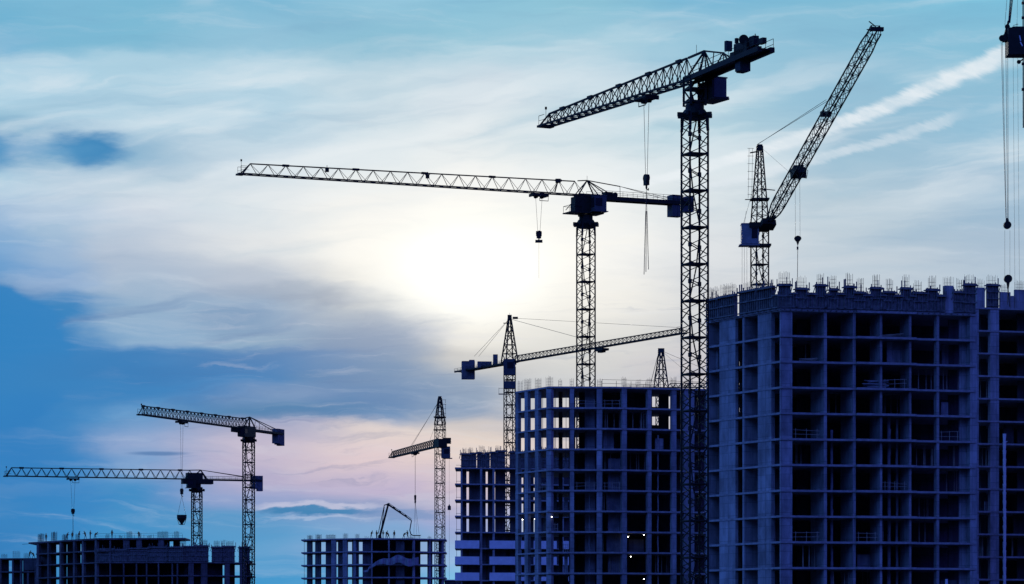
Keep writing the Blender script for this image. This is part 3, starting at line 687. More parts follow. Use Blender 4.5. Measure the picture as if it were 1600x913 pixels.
        hb.box((c.x,c.y,zh+.25), u, .42, .14, .38); hb.cyl(Vector((c.x,c.y,zh+.3))-s_r(s)*.2, Vector((c.x,c.y,zh+.3))+s_r(s)*.2, .42, n=14)
        hb.box((c.x,c.y,zh-.28), u, .3, .2, .18); hb.cyl((c.x,c.y,zh-.8), (c.x,c.y,zh-.3), .1)
        hb.beam((c.x-.02,c.y,zh-.8), (c.x+.22,c.y,zh-1.0), .1); hb.beam((c.x+.22,c.y,zh-1.0), (c.x+.22,c.y,zh-.75), .09)
        hb.build(hook_name, s.m, s.root)
        return Vector((c.x, c.y, zh-1.0))
    def stay(s, pts, w=.05):
        mb = MB()
        for p, q in zip(pts[:-1], pts[1:]): mb.beam(p, q, w)
        return mb.build('stay_line', ROPE, s.root)
    def head(s, h, w0, w1, z0=0, n=5, leg=.2, br=.08, off=0, ladder=None, th=22):    # pyramid tower head
        mb = MB(); th = R_(th)
        def ring(t_):
            ww = w0+(w1-w0)*t_
            return [Vector((s.O.x+off*s.u.x+ww/math.sqrt(2)*math.cos(th+math.pi/4+i*math.pi/2), s.O.y+off*s.u.y+ww/math.sqrt(2)*math.sin(th+math.pi/4+i*math.pi/2), s.Z+z0+(h-z0)*t_)) for i in range(4)]
        R0, R1 = ring(0), ring(1)
        for a, b in zip(R0, R1): mb.beam(a, b, leg)
        for j in range(n):
            A, B = ring(j/n), ring((j+1)/n)
            for i in range(4):
                mb.beam(A[i], A[(i+1)%4], br); mb.beam(A[i] if j%2 else A[(i+1)%4], B[(i+1)%4] if j%2 else B[i], br)
        mb.box((s.O.x+off*s.u.x, s.O.y+off*s.u.y, s.Z+h), (1,0,0), w1*.5+.18, w1*.5+.18, .3)
        mb.cyl((s.O.x-.4, s.O.y, s.Z+h+.3), (s.O.x+.4, s.O.y, s.Z+h+.3), .3)
        return mb.build('tower_head', s.m, s.root)
def s_r(s): return Vector((s.r.x, s.r.y, 0))

# ---- A : nearest flat-top crane
A = Crane('a', 'tallest tower crane, jib falling to the left and boxy machinery deck at top right', 1085.5, 330, (853,197), 125, w=2.05, th=22, leg=.21, br=.085, sec=3.78, mast_top=184)
zs0 = CZ+(HY-187)*330/F; zs1 = CZ+(HY-164)*330/F
A.slew(zs0, zs1, 1.75)
mb = MB(); lattice_mast(mb, A.O, zs1-.1, A.Z+.3, 1.7, R_(22), 1.3, .24, .12, 1, True, False)
A_head = mb.build('turret', STEEL, A.root)
L = A.jl
A.jib(.8, L, 2.5, 1.2, 1.5, 20, .19, .085)
# crown frame over the turret, tying jib to counter-jib
mb = MB()
ap = A.at(1101,80); q1 = A.at(1130,83)
for l in (-.7,.7):
    mb.beam(A.on(.8,0,l), ap, .15); mb.beam(A.on(-2.2,0,l), ap, .15); mb.beam(q1, A.on(A.dof(1150),.3,l), .12); mb.beam(q1, A.on(A.dof(1122),0,l), .1); mb.beam(A.on(A.dof(1112),0,l), ap, .1)
    mb.beam(A.on(1.5,0,l), A.on(-3,0,l), .3)
mb.beam(A.on(1.3,2.47), ap, .2); mb.beam(ap, q1, .17); mb.beam(A.on(A.dof(1112),0,0), (ap+q1)/2, .1)
mb.beam((ap+A.on(1.3,2.47))/2, (ap+A.on(1.3,2.47))/2+Vector((0,0,1.0)), .04)
mb.build('crown_frame', STEEL, A.root)
zA = A.at(1197,77).z-A.Z
A.platform(-.8, A.dof(1197), 1.5, .5, 1.1, zoff=.1, z1=zA-.1)
def abox(mb, x0, y0, x1, y1, wl):
    cx_ = (x0+x1)/2; hw = max(1.2, (x1-x0-wl*14)/2); p, q = A.at(cx_, y0), A.at(cx_, y1)
    A.boxp(mb, A.dof(cx_-hw), A.dof(cx_+hw), q.z-A.Z, p.z-A.Z, -wl/2, wl/2)
mb = MB()
abox(mb, 1146, 67, 1180, 84, 1.0); abox(mb, 1157, 60, 1172, 70, .7); abox(mb, 1170, 57, 1186, 72, .6); abox(mb, 1184, 60, 1198, 69, .45); abox(mb, 1140, 80, 1176, 92, 1.0)
mb.beam(A.at(1180,60), A.at(1180,53), .09); mb.cyl(A.at(1162,62,-.5), A.at(1162,62,.5), .5, n=14); abox(mb, 1148, 60, 1154, 68, .3)
mb.build('winch', STEEL, A.root)
mb = MB(); abox(mb, 1131.5, 64.5, 1144.5, 80, .7); mb.build('control_cabinet', STEEL2, A.root)
mb = MB(); abox(mb, 1148, 88, 1173, 112, 1.2); abox(mb, 1150, 84, 1170, 113.5, .8); mb.build('counterweight', STEEL2, A.root)
A.cab(-.9, -.85, -2.05, 1.6, 1.5, 1.9)
mb = MB(); A.boxp(mb, -2.1, 1.2, -2.15, -1.98, -2.9, -.9); A.boxp(mb, -1.9, .9, -2.0, -.2, -1.2, -.95); mb.build('cab_platform', STEEL, A.root)
dA = (A.at(1010,150).xy-A.O).length
hA = A.trolley(dA, hook=283)
mb = MB()      # long sling legs hanging from hook
q = hA
for dx_, ln in ((-.25,132),(-.05,128),(.22,124)):
    mb.beam(q+Vector((0,0,.2)), q+Vector((dx_*.3,0,-2.2)), .035); mb.beam(q+Vector((dx_*.3,0,-2.2)), q+Vector((dx_,0,-ln*.0675)), .07)
single(mb, 'lifting_sling', ROPE, 'long empty rope slings dangling from the hook of the tallest crane', 'sling', q)

# ---- B : long horizontal flat-top jib
B = Crane('b', 'flat-top tower crane with the longest jib, stretching left across the glow of the sun', 915.5, 490, (377,272), 306, w=2.15, th=21, leg=.22, br=.08, sec=4.2, mast_top=355)
B.slew(CZ+(HY-357)*490/F, CZ+(HY-337)*490/F, 1.9)
mb = MB(); lattice_mast(mb, B.O, CZ+(HY-338)*490/F, B.Z-.2, 1.7, R_(21), 1.0, .25, .12, 1, True, False); mb.build('turret', STEEL, B.root)
B.jib(.5, B.jl, 2.1, 1.55, 1.4, 20, .17, .065)
mb = MB()
ap = B.on(-.2, 2.35)
for l in (-.8,.8):
    mb.beam(B.on(1.6,0,l), ap, .15); mb.beam(B.on(-1.8,0,l), ap, .15); mb.beam(B.on(1.6,0,l), B.on(-2,0,l), .35)
mb.beam(B.on(1.4,2.2), ap, .15); mb.beam(ap, B.on(-5.8,1.75), .13); mb.beam(B.on(-5.8,1.75), B.on(-5.6,.1,.5), .08)
for l in (-.8,.8): mb.beam(B.on(-5.8,1.75), B.on(-14.8,.2,l), .06); mb.beam(ap, B.on(-4.4,.1,l), .12)
mb.beam(ap, ap+Vector((0,0,.7)), .05)
mb.build('crown_frame', STEEL, B.root)
B.platform(-.6, -18, 1.8, .55, 1.1, zoff=-.3, railgap=1.6)
mb = MB(); B.boxp(mb, -3.0, -4.2, -.2, .7, -.7, .7); mb.cyl(B.on(-4.8,.35,-.5), B.on(-4.8,.35,.5), .4); mb.build('winch', STEEL, B.root)
mb = MB()
for i in range(4): B.boxp(mb, -14.4-i*.95, -15.3-i*.95, (-2.4 if i < 2 else -1.6), .9-.35*(i==2), -.9, .9)
mb.build('counterweight', CAB, B.root)
mb = MB(); B.boxp(mb, 2.3, -2.0, -2.7, -.35, -.55, 1.0); B.boxp(mb, 3.3, -2.4, -2.85, -2.7, -1.4, 1.4); mb.build('slewing_platform', STEEL, B.root)
mb = MB()
for d_ in (3.2, 2.2, 1.2): mb.beam(B.on(d_,-2.8,1.3), B.on(d_,-1.7,1.3), .06); mb.beam(B.on(d_,-2.8,-1.3), B.on(d_,-1.7,-1.3), .06)
for l in (-1.3,1.3): mb.beam(B.on(3.2,-1.7,l), B.on(1.0,-1.7,l), .06); mb.beam(B.on(2.8,-2.2,l), B.on(1.0,-.2,l), .1)
mb.beam(B.on(3.2,-1.7,-1.3), B.on(3.2,-1.7,1.3), .06)
mb.build('railing', STEEL, B.root)
B.cab(-1.4, -1.35, 1.6, 2.0, 1.4, 2.3)
hB = B.trolley((B.at(842,305).xy-B.O).length, hook=368, ropes=True)
mb = MB(); q = hB; mb.box(q+Vector((0,0,.1)), (1,0,0), .55,.25,.2); mb.beam(q+Vector((-.0,0,0)), q+Vector((0,0,-5.5)), .028)
single(mb, 'lifting_beam', STEEL, 'short lifting beam on the hook below the longest jib', 'lifting beam', q)
for px, py in ((511,266),(668,276)):
    c = B.at(px, py); mb = MB(); mb.box(c, (1,0,0), .28,.2,.28); mb.beam(c, c+Vector((0,0,.7)), .08); mb.beam(c+Vector((-.4,0,.3)), c+Vector((.4,0,.3)), .08); mb.build('floodlight', STEEL, B.root)
c = B.at(870,290); mb = MB(); mb.beam(c+Vector((.2,0,.8)), c+Vector((-.3,0,-1.0)), .2); mb.box(c+Vector((.2,0,.7)), (1,0,0), .4,.3,.3); mb.build('winch', STEEL, B.root)

# ---- C : luffing crane at the right
C = Crane('c', 'tower crane behind the big right block, its long jib raised steeply to the upper right', 1187, 470, (1365,45), 350, w=1.95, th=20, leg=.2, br=.08, sec=2.9, zig=2, mast_top=352, tilt=420)
zap = CZ+(HY-232)*470/F
C.head(zap-C.Z, 1.95, .62, z0=0, n=9, leg=.19, br=.08)
root_p = Vector((P(1200,348,468))); tip_p = P(1369,47,420)
def box_truss(mb, p, q, w, h, n, ch, br, ww1=None):
    d = (q-p).normalized(); side = d.cross(Vector((0,0,1))).normalized(); up = side.cross(d).normalized()
    def ring(t_):
        k = min(1, .3+t_*8)*(1 if t_ < .93 else .85)
        c = p+(q-p)*t_; return [c+side*a*w*k/2+up*b*h*k/2 for a, b in ((-1,-1),(1,-1),(1,1),(-1,1))]
    prev_ = ring(0)
    for i in range(n):
        nx = ring((i+1)/n)
        for j in range(4):
            mb.beam(prev_[j], nx[j], ch); mb.beam(nx[j], nx[(j+1)%4], br)
            if (i+j)%2: mb.beam(prev_[j], nx[(j+1)%4], br)
            else: mb.beam(prev_[(j+1)%4], nx[j], br)
        prev_ = nx
    return up, side, d
mb = MB(); up, side, dv = box_truss(mb, root_p, tip_p, 1.35, 1.5, 26, .15, .07)
mb.box(tip_p+dv*.2, side, .9, .3, .25); mb.beam(tip_p+up*.5, tip_p+up*.5+Vector((-.9,0,.7)), .12); mb.beam(tip_p, tip_p+side*1.3, .12)
mb.box(root_p+(tip_p-root_p)*.565+up*.75, side, .7, .35, .35)
mb.build('jib', STEEL, C.root)
mb = MB(); b0 = P(1196,352,468); mb.box(b0, dv, 1.3,.8,.45); mb.box(P(1205,352,468), dv, .9,.5,.4); mb.beam(P(1190,357,469), P(1211,338,467), .4); mb.build('jib_foot', STEEL, C.root)
apx = P(1184,226,470)
C.stay([apx+Vector((0,-.2,0)), P(1291,156,443)], .045); C.stay([apx+Vector((0,.3,.1)), P(1293,158,443.4)], .045); C.stay([apx, P(1232,268,460)], .022)
C.stay([P(1166,330,471), P(1163,352,471)], .04); C.stay([P(1178,290,470.8), P(1161,352,471)], .04)
mb = MB()      # ladder with rungs up the head
for px in (1170.5,1176): mb.beam(P(px,232,470), P(px-1.5,310,470), .045)
for i in range(7): mb.beam(P(1168,232+i*12,470), P(1178,232+i*12,470), .05)
mb.build('ladder', STEEL, C.root)
mb = MB()
mb.box(P(1187,312,470), (1,0,0), 1.35, 1.3, .1); mb.beam(P(1164,312,470), P(1196,312,470), .12); mb.build('mast_platform', STEEL, C.root)
mb = MB(); mb.beam(P(1187,295,470), P(1211,297.5,470), .12); mb.build('strut', STEEL, C.root)
mb = MB(); mb.box(P(1187,384,470), (1,0,0), 1.6,1.4,.14); mb.build('mast_platform', STEEL, C.root)
mb = MB(); mb.beam(P(1172,239,470), P(1184,237,470), .18); mb.build('head_platform', STEEL, C.root)
mb = MB(); c = P(1171.5,367,469.3); mb.box(c, (1,.0,0), 1.25,1.1,1.45); mb.box(c+Vector((.0,0,1.5)), (1,0,0), 1.32,1.15,.07); mb.box(c+Vector((-.1,0,-1.6)), (1,0,0), 1.5,1.2,.08)
mh = mb.build('machinery_house', CABL, C.root)
mb = MB()
mb.box(c+Vector((.62,-1.11,.1)), (1,0,0), .42,.03,.75)
mb.build('house_window', GLASS, mh)  # single dark window in the front of the house
mb = MB(); c = P(1180,352,468.6); mb.box(c, (1,0,0), .9,.8,.35); mb.beam(P(1159,385,469.3), P(1159,360,469.3), .2); mb.build('winch', STEEL, C.root)
mb = MB()
for px in (1159.5,1163,1167): mb.beam(P(px,386,469.3), P(px,452,469.3), .04)
mb.build('power_cable', ROPE, C.root)
tc_ = P(1246,269,457)
mb = MB(); mb.box(tc_, dv, .9,.75,.6); mb.box(tc_+Vector((.9,0,-.1)), (1,0,0), .35,.5,.7); mb.beam(tc_+Vector((.5,0,.9)), tc_+Vector((1.5,0,.2)), .07); mb.beam(tc_+Vector((1.5,0,.2)), tc_+Vector((1.3,0,-.9)), .07)
mb.beam(tc_+Vector((1.3,0,-.9)), tc_+Vector((.2,0,-.7)), .07); mb.build('trolley', STEEL, C.root)
hk = P(1246.5,375,457)
mb = MB()
for k in (-1,1): mb.beam(tc_+Vector((.33*k,0,-.4)), hk+Vector((.33*k,0,.3)), .035)
mb.build('hoist_rope', ROPE, C.root)
mb = MB(); mb.cyl(hk+Vector((0,-.15,.15)), hk+Vector((0,.15,.15)), .45, n=14); mb.cyl(hk+Vector((-.2,-.12,.2)), hk+Vector((-.2,.12,.2)), .32, n=12); mb.cyl(hk+Vector((.2,-.12,.2)), hk+Vector((.2,.12,.2)), .32, n=12)
mb.cyl(hk+Vector((0,0,-.7)), hk, .08, .3); mb.build('hook_block', STEEL, C.root)
mb = MB(); mb.beam(hk+Vector((0,0,-.65)), P(1246,438,457), .075); mb.box(P(1246.2,388,457), (1,0,0), .12,.12,.2)
single(mb, 'lifting_sling', ROPE, 'single taut line from the hook of the raised-jib crane down to the shuttering', 'sling', hk+Vector((0,0,-.65)))

# ---- D : hammerhead crane behind the central tower
Dc = Crane('d', 'tower crane with pointed head and square counterweight, left of the central tower', 796.3, 612, (1066,521), 567, w=1.75, th=18, leg=.18, br=.085, sec=2.4, zig=2, mast_top=574, nodes=False)
Dc.head(((HY-497)-(HY-567))*612/F, 2.5, .4, n=5, leg=.26, br=.12)
Dc.jib(1.6, Dc.jl, 1.1, .9, 1.2, 44, .17, .07, nodes=False)
Dc.platform(-1.2, Dc.dof(716), 1.5, .3, .6, zoff=-.1)
mb = MB(); mb.beam(Dc.on(1.5,0), Dc.on(-1.5,0), .7); mb.box(Dc.on(0,0), (1,0,0), 1.3,1.2,.3); mb.build('slewing_ring', STEEL, Dc.root)
mb = MB(); uu = Vector((Dc.u.x,Dc.u.y,0))
c = Dc.on(Dc.dof(731.5), -.1); mb.box(c, (1,.1,0), 1.25,.9,1.75); mb.box(c+Vector((.7,0,1.85)), (1,.1,0), .5,.8,.15); mb.box(c+Vector((0,0,0)), (1,.1,0), 1.3,.4,.1)
mb.build('counterweight', WEIGHT, Dc.root)
mb = MB(); mb.box(Dc.on(Dc.dof(757),.45), (1,.1,0), 1.35,.6,.6); mb.build('winch', WEIGHT, Dc.root)
mb = MB(); mb.box(Dc.on(Dc.dof(774),.95), (1,.1,0), .42,.5,1.1); mb.build('control_cabinet', WEIGHT, Dc.root)
mb = MB(); c = P(796,574,610); mb.box(c, (1,0,0), 1.15,1.0,1.5); o = mb.build('cab', CAB, Dc.root)
mb = MB(); mb.box(c+Vector((.2,-1.015,.3)), (1,0,0), .6,.02,.6); mb.build('window', GLASS, o)
mb = MB(); mb.box(P(796.5,602,611), (1,0,0), 1.15,1.0,.7); mb.beam(P(779,616,612), P(796,616,612), .2); mb.beam(P(779.5,616,612), P(779.5,606,612), .06); mb.beam(P(779.5,607,612), P(789,607,612), .06); mb.build('mast_platform', CAB, Dc.root)
ah = P(797,497,612)
Dc.stay([ah, Dc.at(1060,512)], .05); Dc.stay([ah+Vector((0,0,-.2)), Dc.at(905,528), Dc.at(945,541)], .06)
Dc.stay([ah, Dc.at(741,557,.4)], .04); Dc.stay([ah, Dc.at(748,557,-.4)], .04)
mb = MB(); mb.box(ah+Vector((1.0,0,0)), (1,0,0), .5,.3,.2); mb.beam(ah+Vector((-1.3,0,-1.0)), ah+Vector((.3,0,-1.0)), .15); mb.beam(ah, ah+Vector((-.1,0,1.0)), .05); mb.build('head_platform', STEEL, Dc.root)
for px in (861,898,):
    c = Dc.at(px, 503+ (px-820)*.06); 
dD = (Dc.at(940,550).xy-Dc.O).length
mb = MB(); Dc.boxp(mb, dD-1.5, dD+1.5, -.7, -.3, -.7, .7); Dc.boxp(mb, dD-.8, dD+.8, -1.0, -.6, -.4, .4); mb.build('trolley', STEEL, Dc.root)

# ---- E : distant pointed crane head over the tower roof
E = Crane('e', 'distant crane of which only the small pointed head shows over the tower roof', 1033, 760, (1300,603), 606, w=1.9, th=20, leg=.24, br=.12, sec=3, zig=2, mast_top=607, steel=STEEL2)
E.head((HY-549-(HY-606))*760/F, 2.6, .8, n=4, leg=.3, br=.14)
E.jib(1.5, E.jl, 1.0, .9, 1.2, 30, .2, .1, nodes=False)
E.platform(-1, -9, 1.5, .25, .7, zoff=0)
ah = P(1033,548,760)
mb = MB(); mb.box(ah, (1,0,0), .75,.7,.5); mb.beam(P(1029,551,760), P(1017,598,760), .12); mb.beam(P(1030,551,760), P(1021,598,760), .08); mb.build('head_platform', STEEL2, E.root)
E.stay([ah, E.at(1120,585)], .07); E.stay([ah, E.at(1085,592)], .05)

# ---- F : left crane, upper
Fc = Crane('f', 'taller of the two cranes above the long left block, jib pointing up-left', 388.5, 670, (221,648), 671, w=2.0, th=20, leg=.22, br=.10, sec=2.6, zig=2, mast_top=684, nodes=False)
Fc.slew(CZ+(HY-692)*670/F, CZ+(HY-680)*670/F, 1.6)
Fc.jib(.5, Fc.jl, 2.1, 1.7, 1.4, 30, .2, .09)
mb = MB(); ap = Fc.on(-.5, 2.6)
for l in (-.7,.7): mb.beam(Fc.on(1.5,0,l), ap, .2); mb.beam(Fc.on(-2,0,l), ap, .2); mb.beam(ap, Fc.on(-12.5,.6,l), .13); mb.beam(Fc.on(-4,0,l), Fc.on(-4,1.9,l*.6), .1)
mb.beam(ap, Fc.on(2.5,2.1), .2); mb.build('crown_frame', STEEL, Fc.root)
Fc.platform(-.5, -15.0, 1.5, .4, .9, zoff=-.1)
mb = MB(); Fc.boxp(mb, 3.2, -1.4, -1.6, .5, -1.0, 1.0); Fc.boxp(mb, 6.5, 1, -.9, -.1, -.9, .9); mb.build('slewing_platform', STEEL, Fc.root)
Fc.cab(5.0, -.95, 1.4, 2.0, 1.3, 1.7, STEEL)
mb = MB(); 
for i in range(3): Fc.boxp(mb, -12.6-i*1.1, -13.6-i*1.1, -2.2-.2*i, .9, -.7, .7)
mb.build('counterweight', WEIGHT, Fc.root)
hF = Fc.trolley((Fc.at(284,660).xy-Fc.O).length, hook=769)
# concrete bucket on slings
q = hF; rb = MB()
for k in (-1,1): rb.beam(q+Vector((0,0,.1)), q+Vector((.8*k,0,-3.6)), .05)
bk = thing('concrete_bucket', 'concrete bucket on slings hanging beside the lower left crane', 'bucket', q+Vector((0,0,-5.6)))
rb.build('sling', ROPE, bk)
mb = MB(); z = q+Vector((0,0,-3.6)); mb.cyl(z, z+Vector((0,0,-.7)), 1.0, .95, 16); mb.cyl(z+Vector((0,0,-.7)), z+Vector((0,0,-1.6)), .95, .35, 16); mb.build('hopper', STEEL, bk)
mb = MB()
for k in (-1,1): mb.beam(z+Vector((.95*k,0,-.5)), z+Vector((.55*k,0,-1.9)), .1)
mb.beam(z+Vector((-.55,0,-1.9)), z+Vector((.55,0,-1.9)), .12); mb.cyl(z+Vector((0,0,-1.55)), z+Vector((0,0,-2.0)), .28, .28); mb.build('stand', STEEL, bk)

# ---- G : left crane, lower
G = Crane('g', 'lower of the two cranes above the long left block', 307.5, 725, (10,744), 749, w=1.95, th=20, leg=.23, br=.10, sec=2.7, zig=2, mast_top=762, nodes=False)
G.slew(CZ+(HY-770)*725/F, CZ+(HY-757)*725/F, 1.7)
G.jib(.5, G.jl, 2.0, 1.85, 1.4, 19, .21, .09)
mb = MB(); ap = G.on(-.9, 2.1)
for l in (-.7,.7): mb.beam(G.on(1.5,0,l), ap, .2); mb.beam(G.on(-2.3,0,l), ap, .2); mb.beam(ap, G.on(-12,.6,l), .13)
mb.beam(ap, G.on(2,2.0), .2); mb.build('crown_frame', STEEL, G.root)
G.platform(-.5, -15, 1.5, .35, .8, zoff=-.1)
mb = MB(); G.boxp(mb, 3.4, -3.6, -1.1, -.1, -1.1, 1.1); G.boxp(mb, 2.4, -1.2, -.1, 1.4, -.9, .9); mb.build('slewing_platform', STEEL, G.root)
G.cab(1.6, -1.1, 1.3, 2.0, 1.3, 1.8, STEEL)
mb = MB()
for i in range(2): G.boxp(mb, -12.8-i*1.25, -14.0-i*1.25, -2.0-.5*i, 1.0, -.7, .7)
mb.build('counterweight', WEIGHT, G.root)
hG = G.trolley((G.at(114,746).xy-G.O).length, hook=800, sep=.5)
mb = MB(); q = hG; mb.beam(q, q+Vector((-.1,0,-4.0)), .05); mb.beam(q, q+Vector((.15,0,-4.0)), .05)
single(mb, 'lifting_sling', ROPE, 'short slings under the hook above the workers at the left', 'sling', q)

# ---- H : crane behind the middle block
H = Crane('h', 'tower crane with pointed head and short jib behind the low middle block', 687.3, 790, (612,715), 697, w=2.05, th=16, leg=.19, br=.085, sec=3.6, zig=3, mast_top=664, nodes=False)
zz = CZ+(HY-623)*790/F; Hz = H.Z; H.Z = CZ+(HY-664)*790/F
H.head(zz-H.Z, 2.05, .6, n=4, leg=.32, br=.12); H.Z = Hz
H.jib(.8, H.jl, 1.9, 1.5, 1.4, 26, .2, .10, nodes=False)
mb = MB(); H.boxp(mb, -3.0, 2.0, -.4, 1.6, -1.1, 1.1); mb.box(P(699,689,789), (1,0,0), .9,.8,.7); mb.build('slewing_platform', STEEL, H.root)
mb = MB(); c = P(696.5,707,788.5); mb.box(c, (1,0,0), 1.1,.9,1.4); mb.box(c+Vector((.5,0,-1.5)), (1,0,0), 1.1,1,.08); o = mb.build('cab', CAB, H.root)
mb = MB(); mb.box(c+Vector((.2,-.915,.2)), (1,0,0), .6,.02,.6); mb.build('window', GLASS, o)
mb = MB()
for y_ in (672,652): mb.box(P(687.3,y_,790), (1,0,0), 1.5,1.3,.1)
for y_ in range(625,672,7): mb.beam(P(690,y_,790), P(697,y_,790), .09)
mb.beam(P(696,625,790), P(697,690,790), .07); mb.build('ladder', STEEL, H.root)
ah = P(687,626,790)
H.stay([ah, H.at(640,700)], .05); H.stay([ah+Vector((-.2,0,-.1)), H.at(643,698)], .05); H.stay([P(681,662,790), H.at(671,690)], .04)
hH = H.trolley((H.at(648,710).xy-H.O).length*.98, hook=778, sep=.1)
mb = MB(); q = hH; mb.box(q+Vector((0,0,.1)), (1,0,0), .2,.2,.5); zt_ = CZ+(HY-835)*q.y/F
for k in (-.35,.35,1.0): mb.beam(q+Vector((0,0,.1)), Vector((q.x+k, q.y, zt_)), .055)
single(mb, 'lifting_sling', ROPE, 'bundle of slings on the hook next to the folded pumping boom', 'sling', q)
mb = MB(); mb.beam(P(702,712,788.5), P(702,790,788.5), .04); mb.box(P(702,794,788.5), (1,0,0), .4,.4,.5); mb.cyl(P(702,792,788.5), P(702,788,788.5), .35, .05); mb.beam(P(702,796,788.5), P(702,905,788.5), .05); mb.build('power_cable', ROPE, H.root)

# ---- I : crane cut by the right edge
I = Crane('i', 'crane cut off by the right edge, only its dark machinery house and ropes in view', 1642, 300, (1500,-300), 88, w=1.9, th=10, leg=.16, br=.06, sec=3.2, zig=3, mast_top=-60, tilt=295)
mb = MB()
c = P(1598,67,298.6); mb.box(c, (1,0,0), 1.5,1.0,1.25); mb.box(P(1600,46,298.6), (1,0,0), 1.2,.9,.1)
mb.box(P(1573,60,298.6), (1,0,0), .35,.5,.3); mb.cyl(P(1566,60,298.4), P(1566,60,298.9), .31, n=14)
mb.cyl(P(1574,42,298.4), P(1574,42,298.9), .24, n=14); mb.beam(P(1570,58,298.6), P(1574,42,298.6), .25); mb.beam(P(1574,42,298.6), P(1576,33,298.6), .2)
mh = mb.build('machinery_house', STEEL, I.root)
mb = MB(); mb.box(P(1594,60,297.58), (0.2,0,-1), .25,.02,.05); mb.box(P(1596,69,297.58), (.5,0,-1), .22,.02,.05); mb.build('marking', PALE, mh)
mb = MB(); mb.beam(P(1583,40,298.6), P(1591,38,298.6), .04); mb.beam(P(1589,46,298.6), P(1589,36,298.6), .04); mb.build('railing', STEEL, mh)
mb = MB(); mb.cyl(P(1592,97,298.4), P(1592,97,298.8), .2, n=12); mb.beam(P(1592,97,298.6), P(1600,92,298.6), .12); mb.build('sheave', STEEL, I.root)
mb = MB(); mb.beam(P(1598.5,-40,298.2), P(1599,200,298.2), .11)
for y_ in (5,28,100,140): mb.box(P(1598.7,y_,298.2), (1,0,0), .14,.1,.12)
mb.build('strut', STEEL, I.root)
mb = MB()
for k in range(5): mb.beam(P(1575.5+k*.7,36,298.6), P(1581+k*1.5,-40,298.6), .045)
mb.beam(P(1570,40,298.6), P(1576.5,-40,298.6), .03); mb.beam(P(1589,40,298.6), P(1591,-40,298.6), .02)
mb.build('luffing_rope', ROPE, I.root)
mb = MB()
for px in (1564.2,1566.2,1571.5,1574.5): mb.beam(P(px,62,298.6), P(1573.5+(px-1569)*.35,348,298.6), .035)
for px in (1570,1578): mb.beam(P(px,360,298.6), P(px,432,298.6), .02)
mb.build('hoist_rope', ROPE, I.root)
mb = MB(); hk = P(1574,352,298.6); mb.cyl(hk+Vector((0,-.2,0)), hk+Vector((0,.2,0)), .36, n=14); mb.cyl(hk+Vector((0,0,.2)), hk+Vector((0,0,.65)), .2,.1)
hk = P(1575,436,298.6); mb.cyl(hk+Vector((0,-.2,0)), hk+Vector((0,.2,0)), .38, n=14); mb.cyl(hk+Vector((0,0,-.1)), hk+Vector((0,0,-.9)), .2,.07); mb.build('hook_block', STEEL, I.root)
mb = MB(); mb.beam(hk+Vector((0,0,-.9)), hk+Vector((.15,0,-2.6)), .09); mb.beam(hk+Vector((0,0,-.9)), hk+Vector((-.05,0,-2.4)), .05)
single(mb, 'lifting_sling', ROPE, 'thick sling under the lowest hook at the right edge of the picture', 'sling', hk+Vector((0,0,-.9)))
mb = MB()
for px in (1583,1590): mb.beam(P(px,88,298.6), P(px+3,470,298.6), .02)
mb.build('power_cable', ROPE, I.root)

# ------------------------------------------------------------------ concrete placing boom on the middle block
bz = m_.ztop; bD = 748
base = P(593.5,0,bD); bm = thing('placing_boom', 'folded concrete placing boom standing on the roof of the low middle block', 'pumping boom', (base.x, bD, bz))
mb = MB(); mb.cyl((base.x,bD,bz), (base.x,bD,bz+.9), .45,.35); mb.box((base.x,bD,bz+.08), (1,0,0), 1.0,1.0,.08); mb.build('pedestal', STEEL, bm)
mb = MB(); mb.beam((base.x,bD,bz+.6), P(606.5,789,bD), .5,.42); mb.beam(P(594.5,838,bD+.6), P(600.5,792,bD+.6), .16); mb.beam(P(591,834,bD+.5), P(600.5,789.5,bD+.5), .16)
mb.beam(P(600.5,789.5,bD+.5), P(606,788,bD), .2); mb.cyl(P(606.5,789,bD-.3), P(606.5,789,bD+.3), .38)
mb.build('lower_boom', STEEL, bm)
mb = MB(); mb.beam(P(606.5,788.5,bD), P(643,813.5,bD), .42,.24); mb.beam(P(607,786,bD+.4), P(643,811,bD+.4), .11)
for t_ in (.25,.5,.75): mb.box(P(606.5+36.5*t_,787.5+25*t_,bD), (1,0,-.7), .3,.25,.25)
mb.build('upper_boom', STEEL, bm)
mb = MB(); pts = [P(643,813.5,bD), P(641.8,820,bD), P(640.3,829,bD), P(642,835,bD), P(645,836.8,bD), P(657,837,bD)]
for p, q in zip(pts[:-1], pts[1:]): mb.cyl(p, q, .12, n=8)
mb.build('delivery_hose', ROPE, bm)
mb = MB(); a = P(640,842.5,747); b = P(659,842.5,747)
for px in (641,648,655): mb.beam(P(px,842.3,747), P(px,836.5,747), .07)
mb.beam(P(640,836.5,747), P(658,836.5,747), .1); mb.beam(P(640,839.5,747), P(658,839.5,747), .07)
single(mb, 'guard_rail', STEEL, 'short guard rail at the roof edge under the hose of the pumping boom', 'railing', P(649,842.5,747))

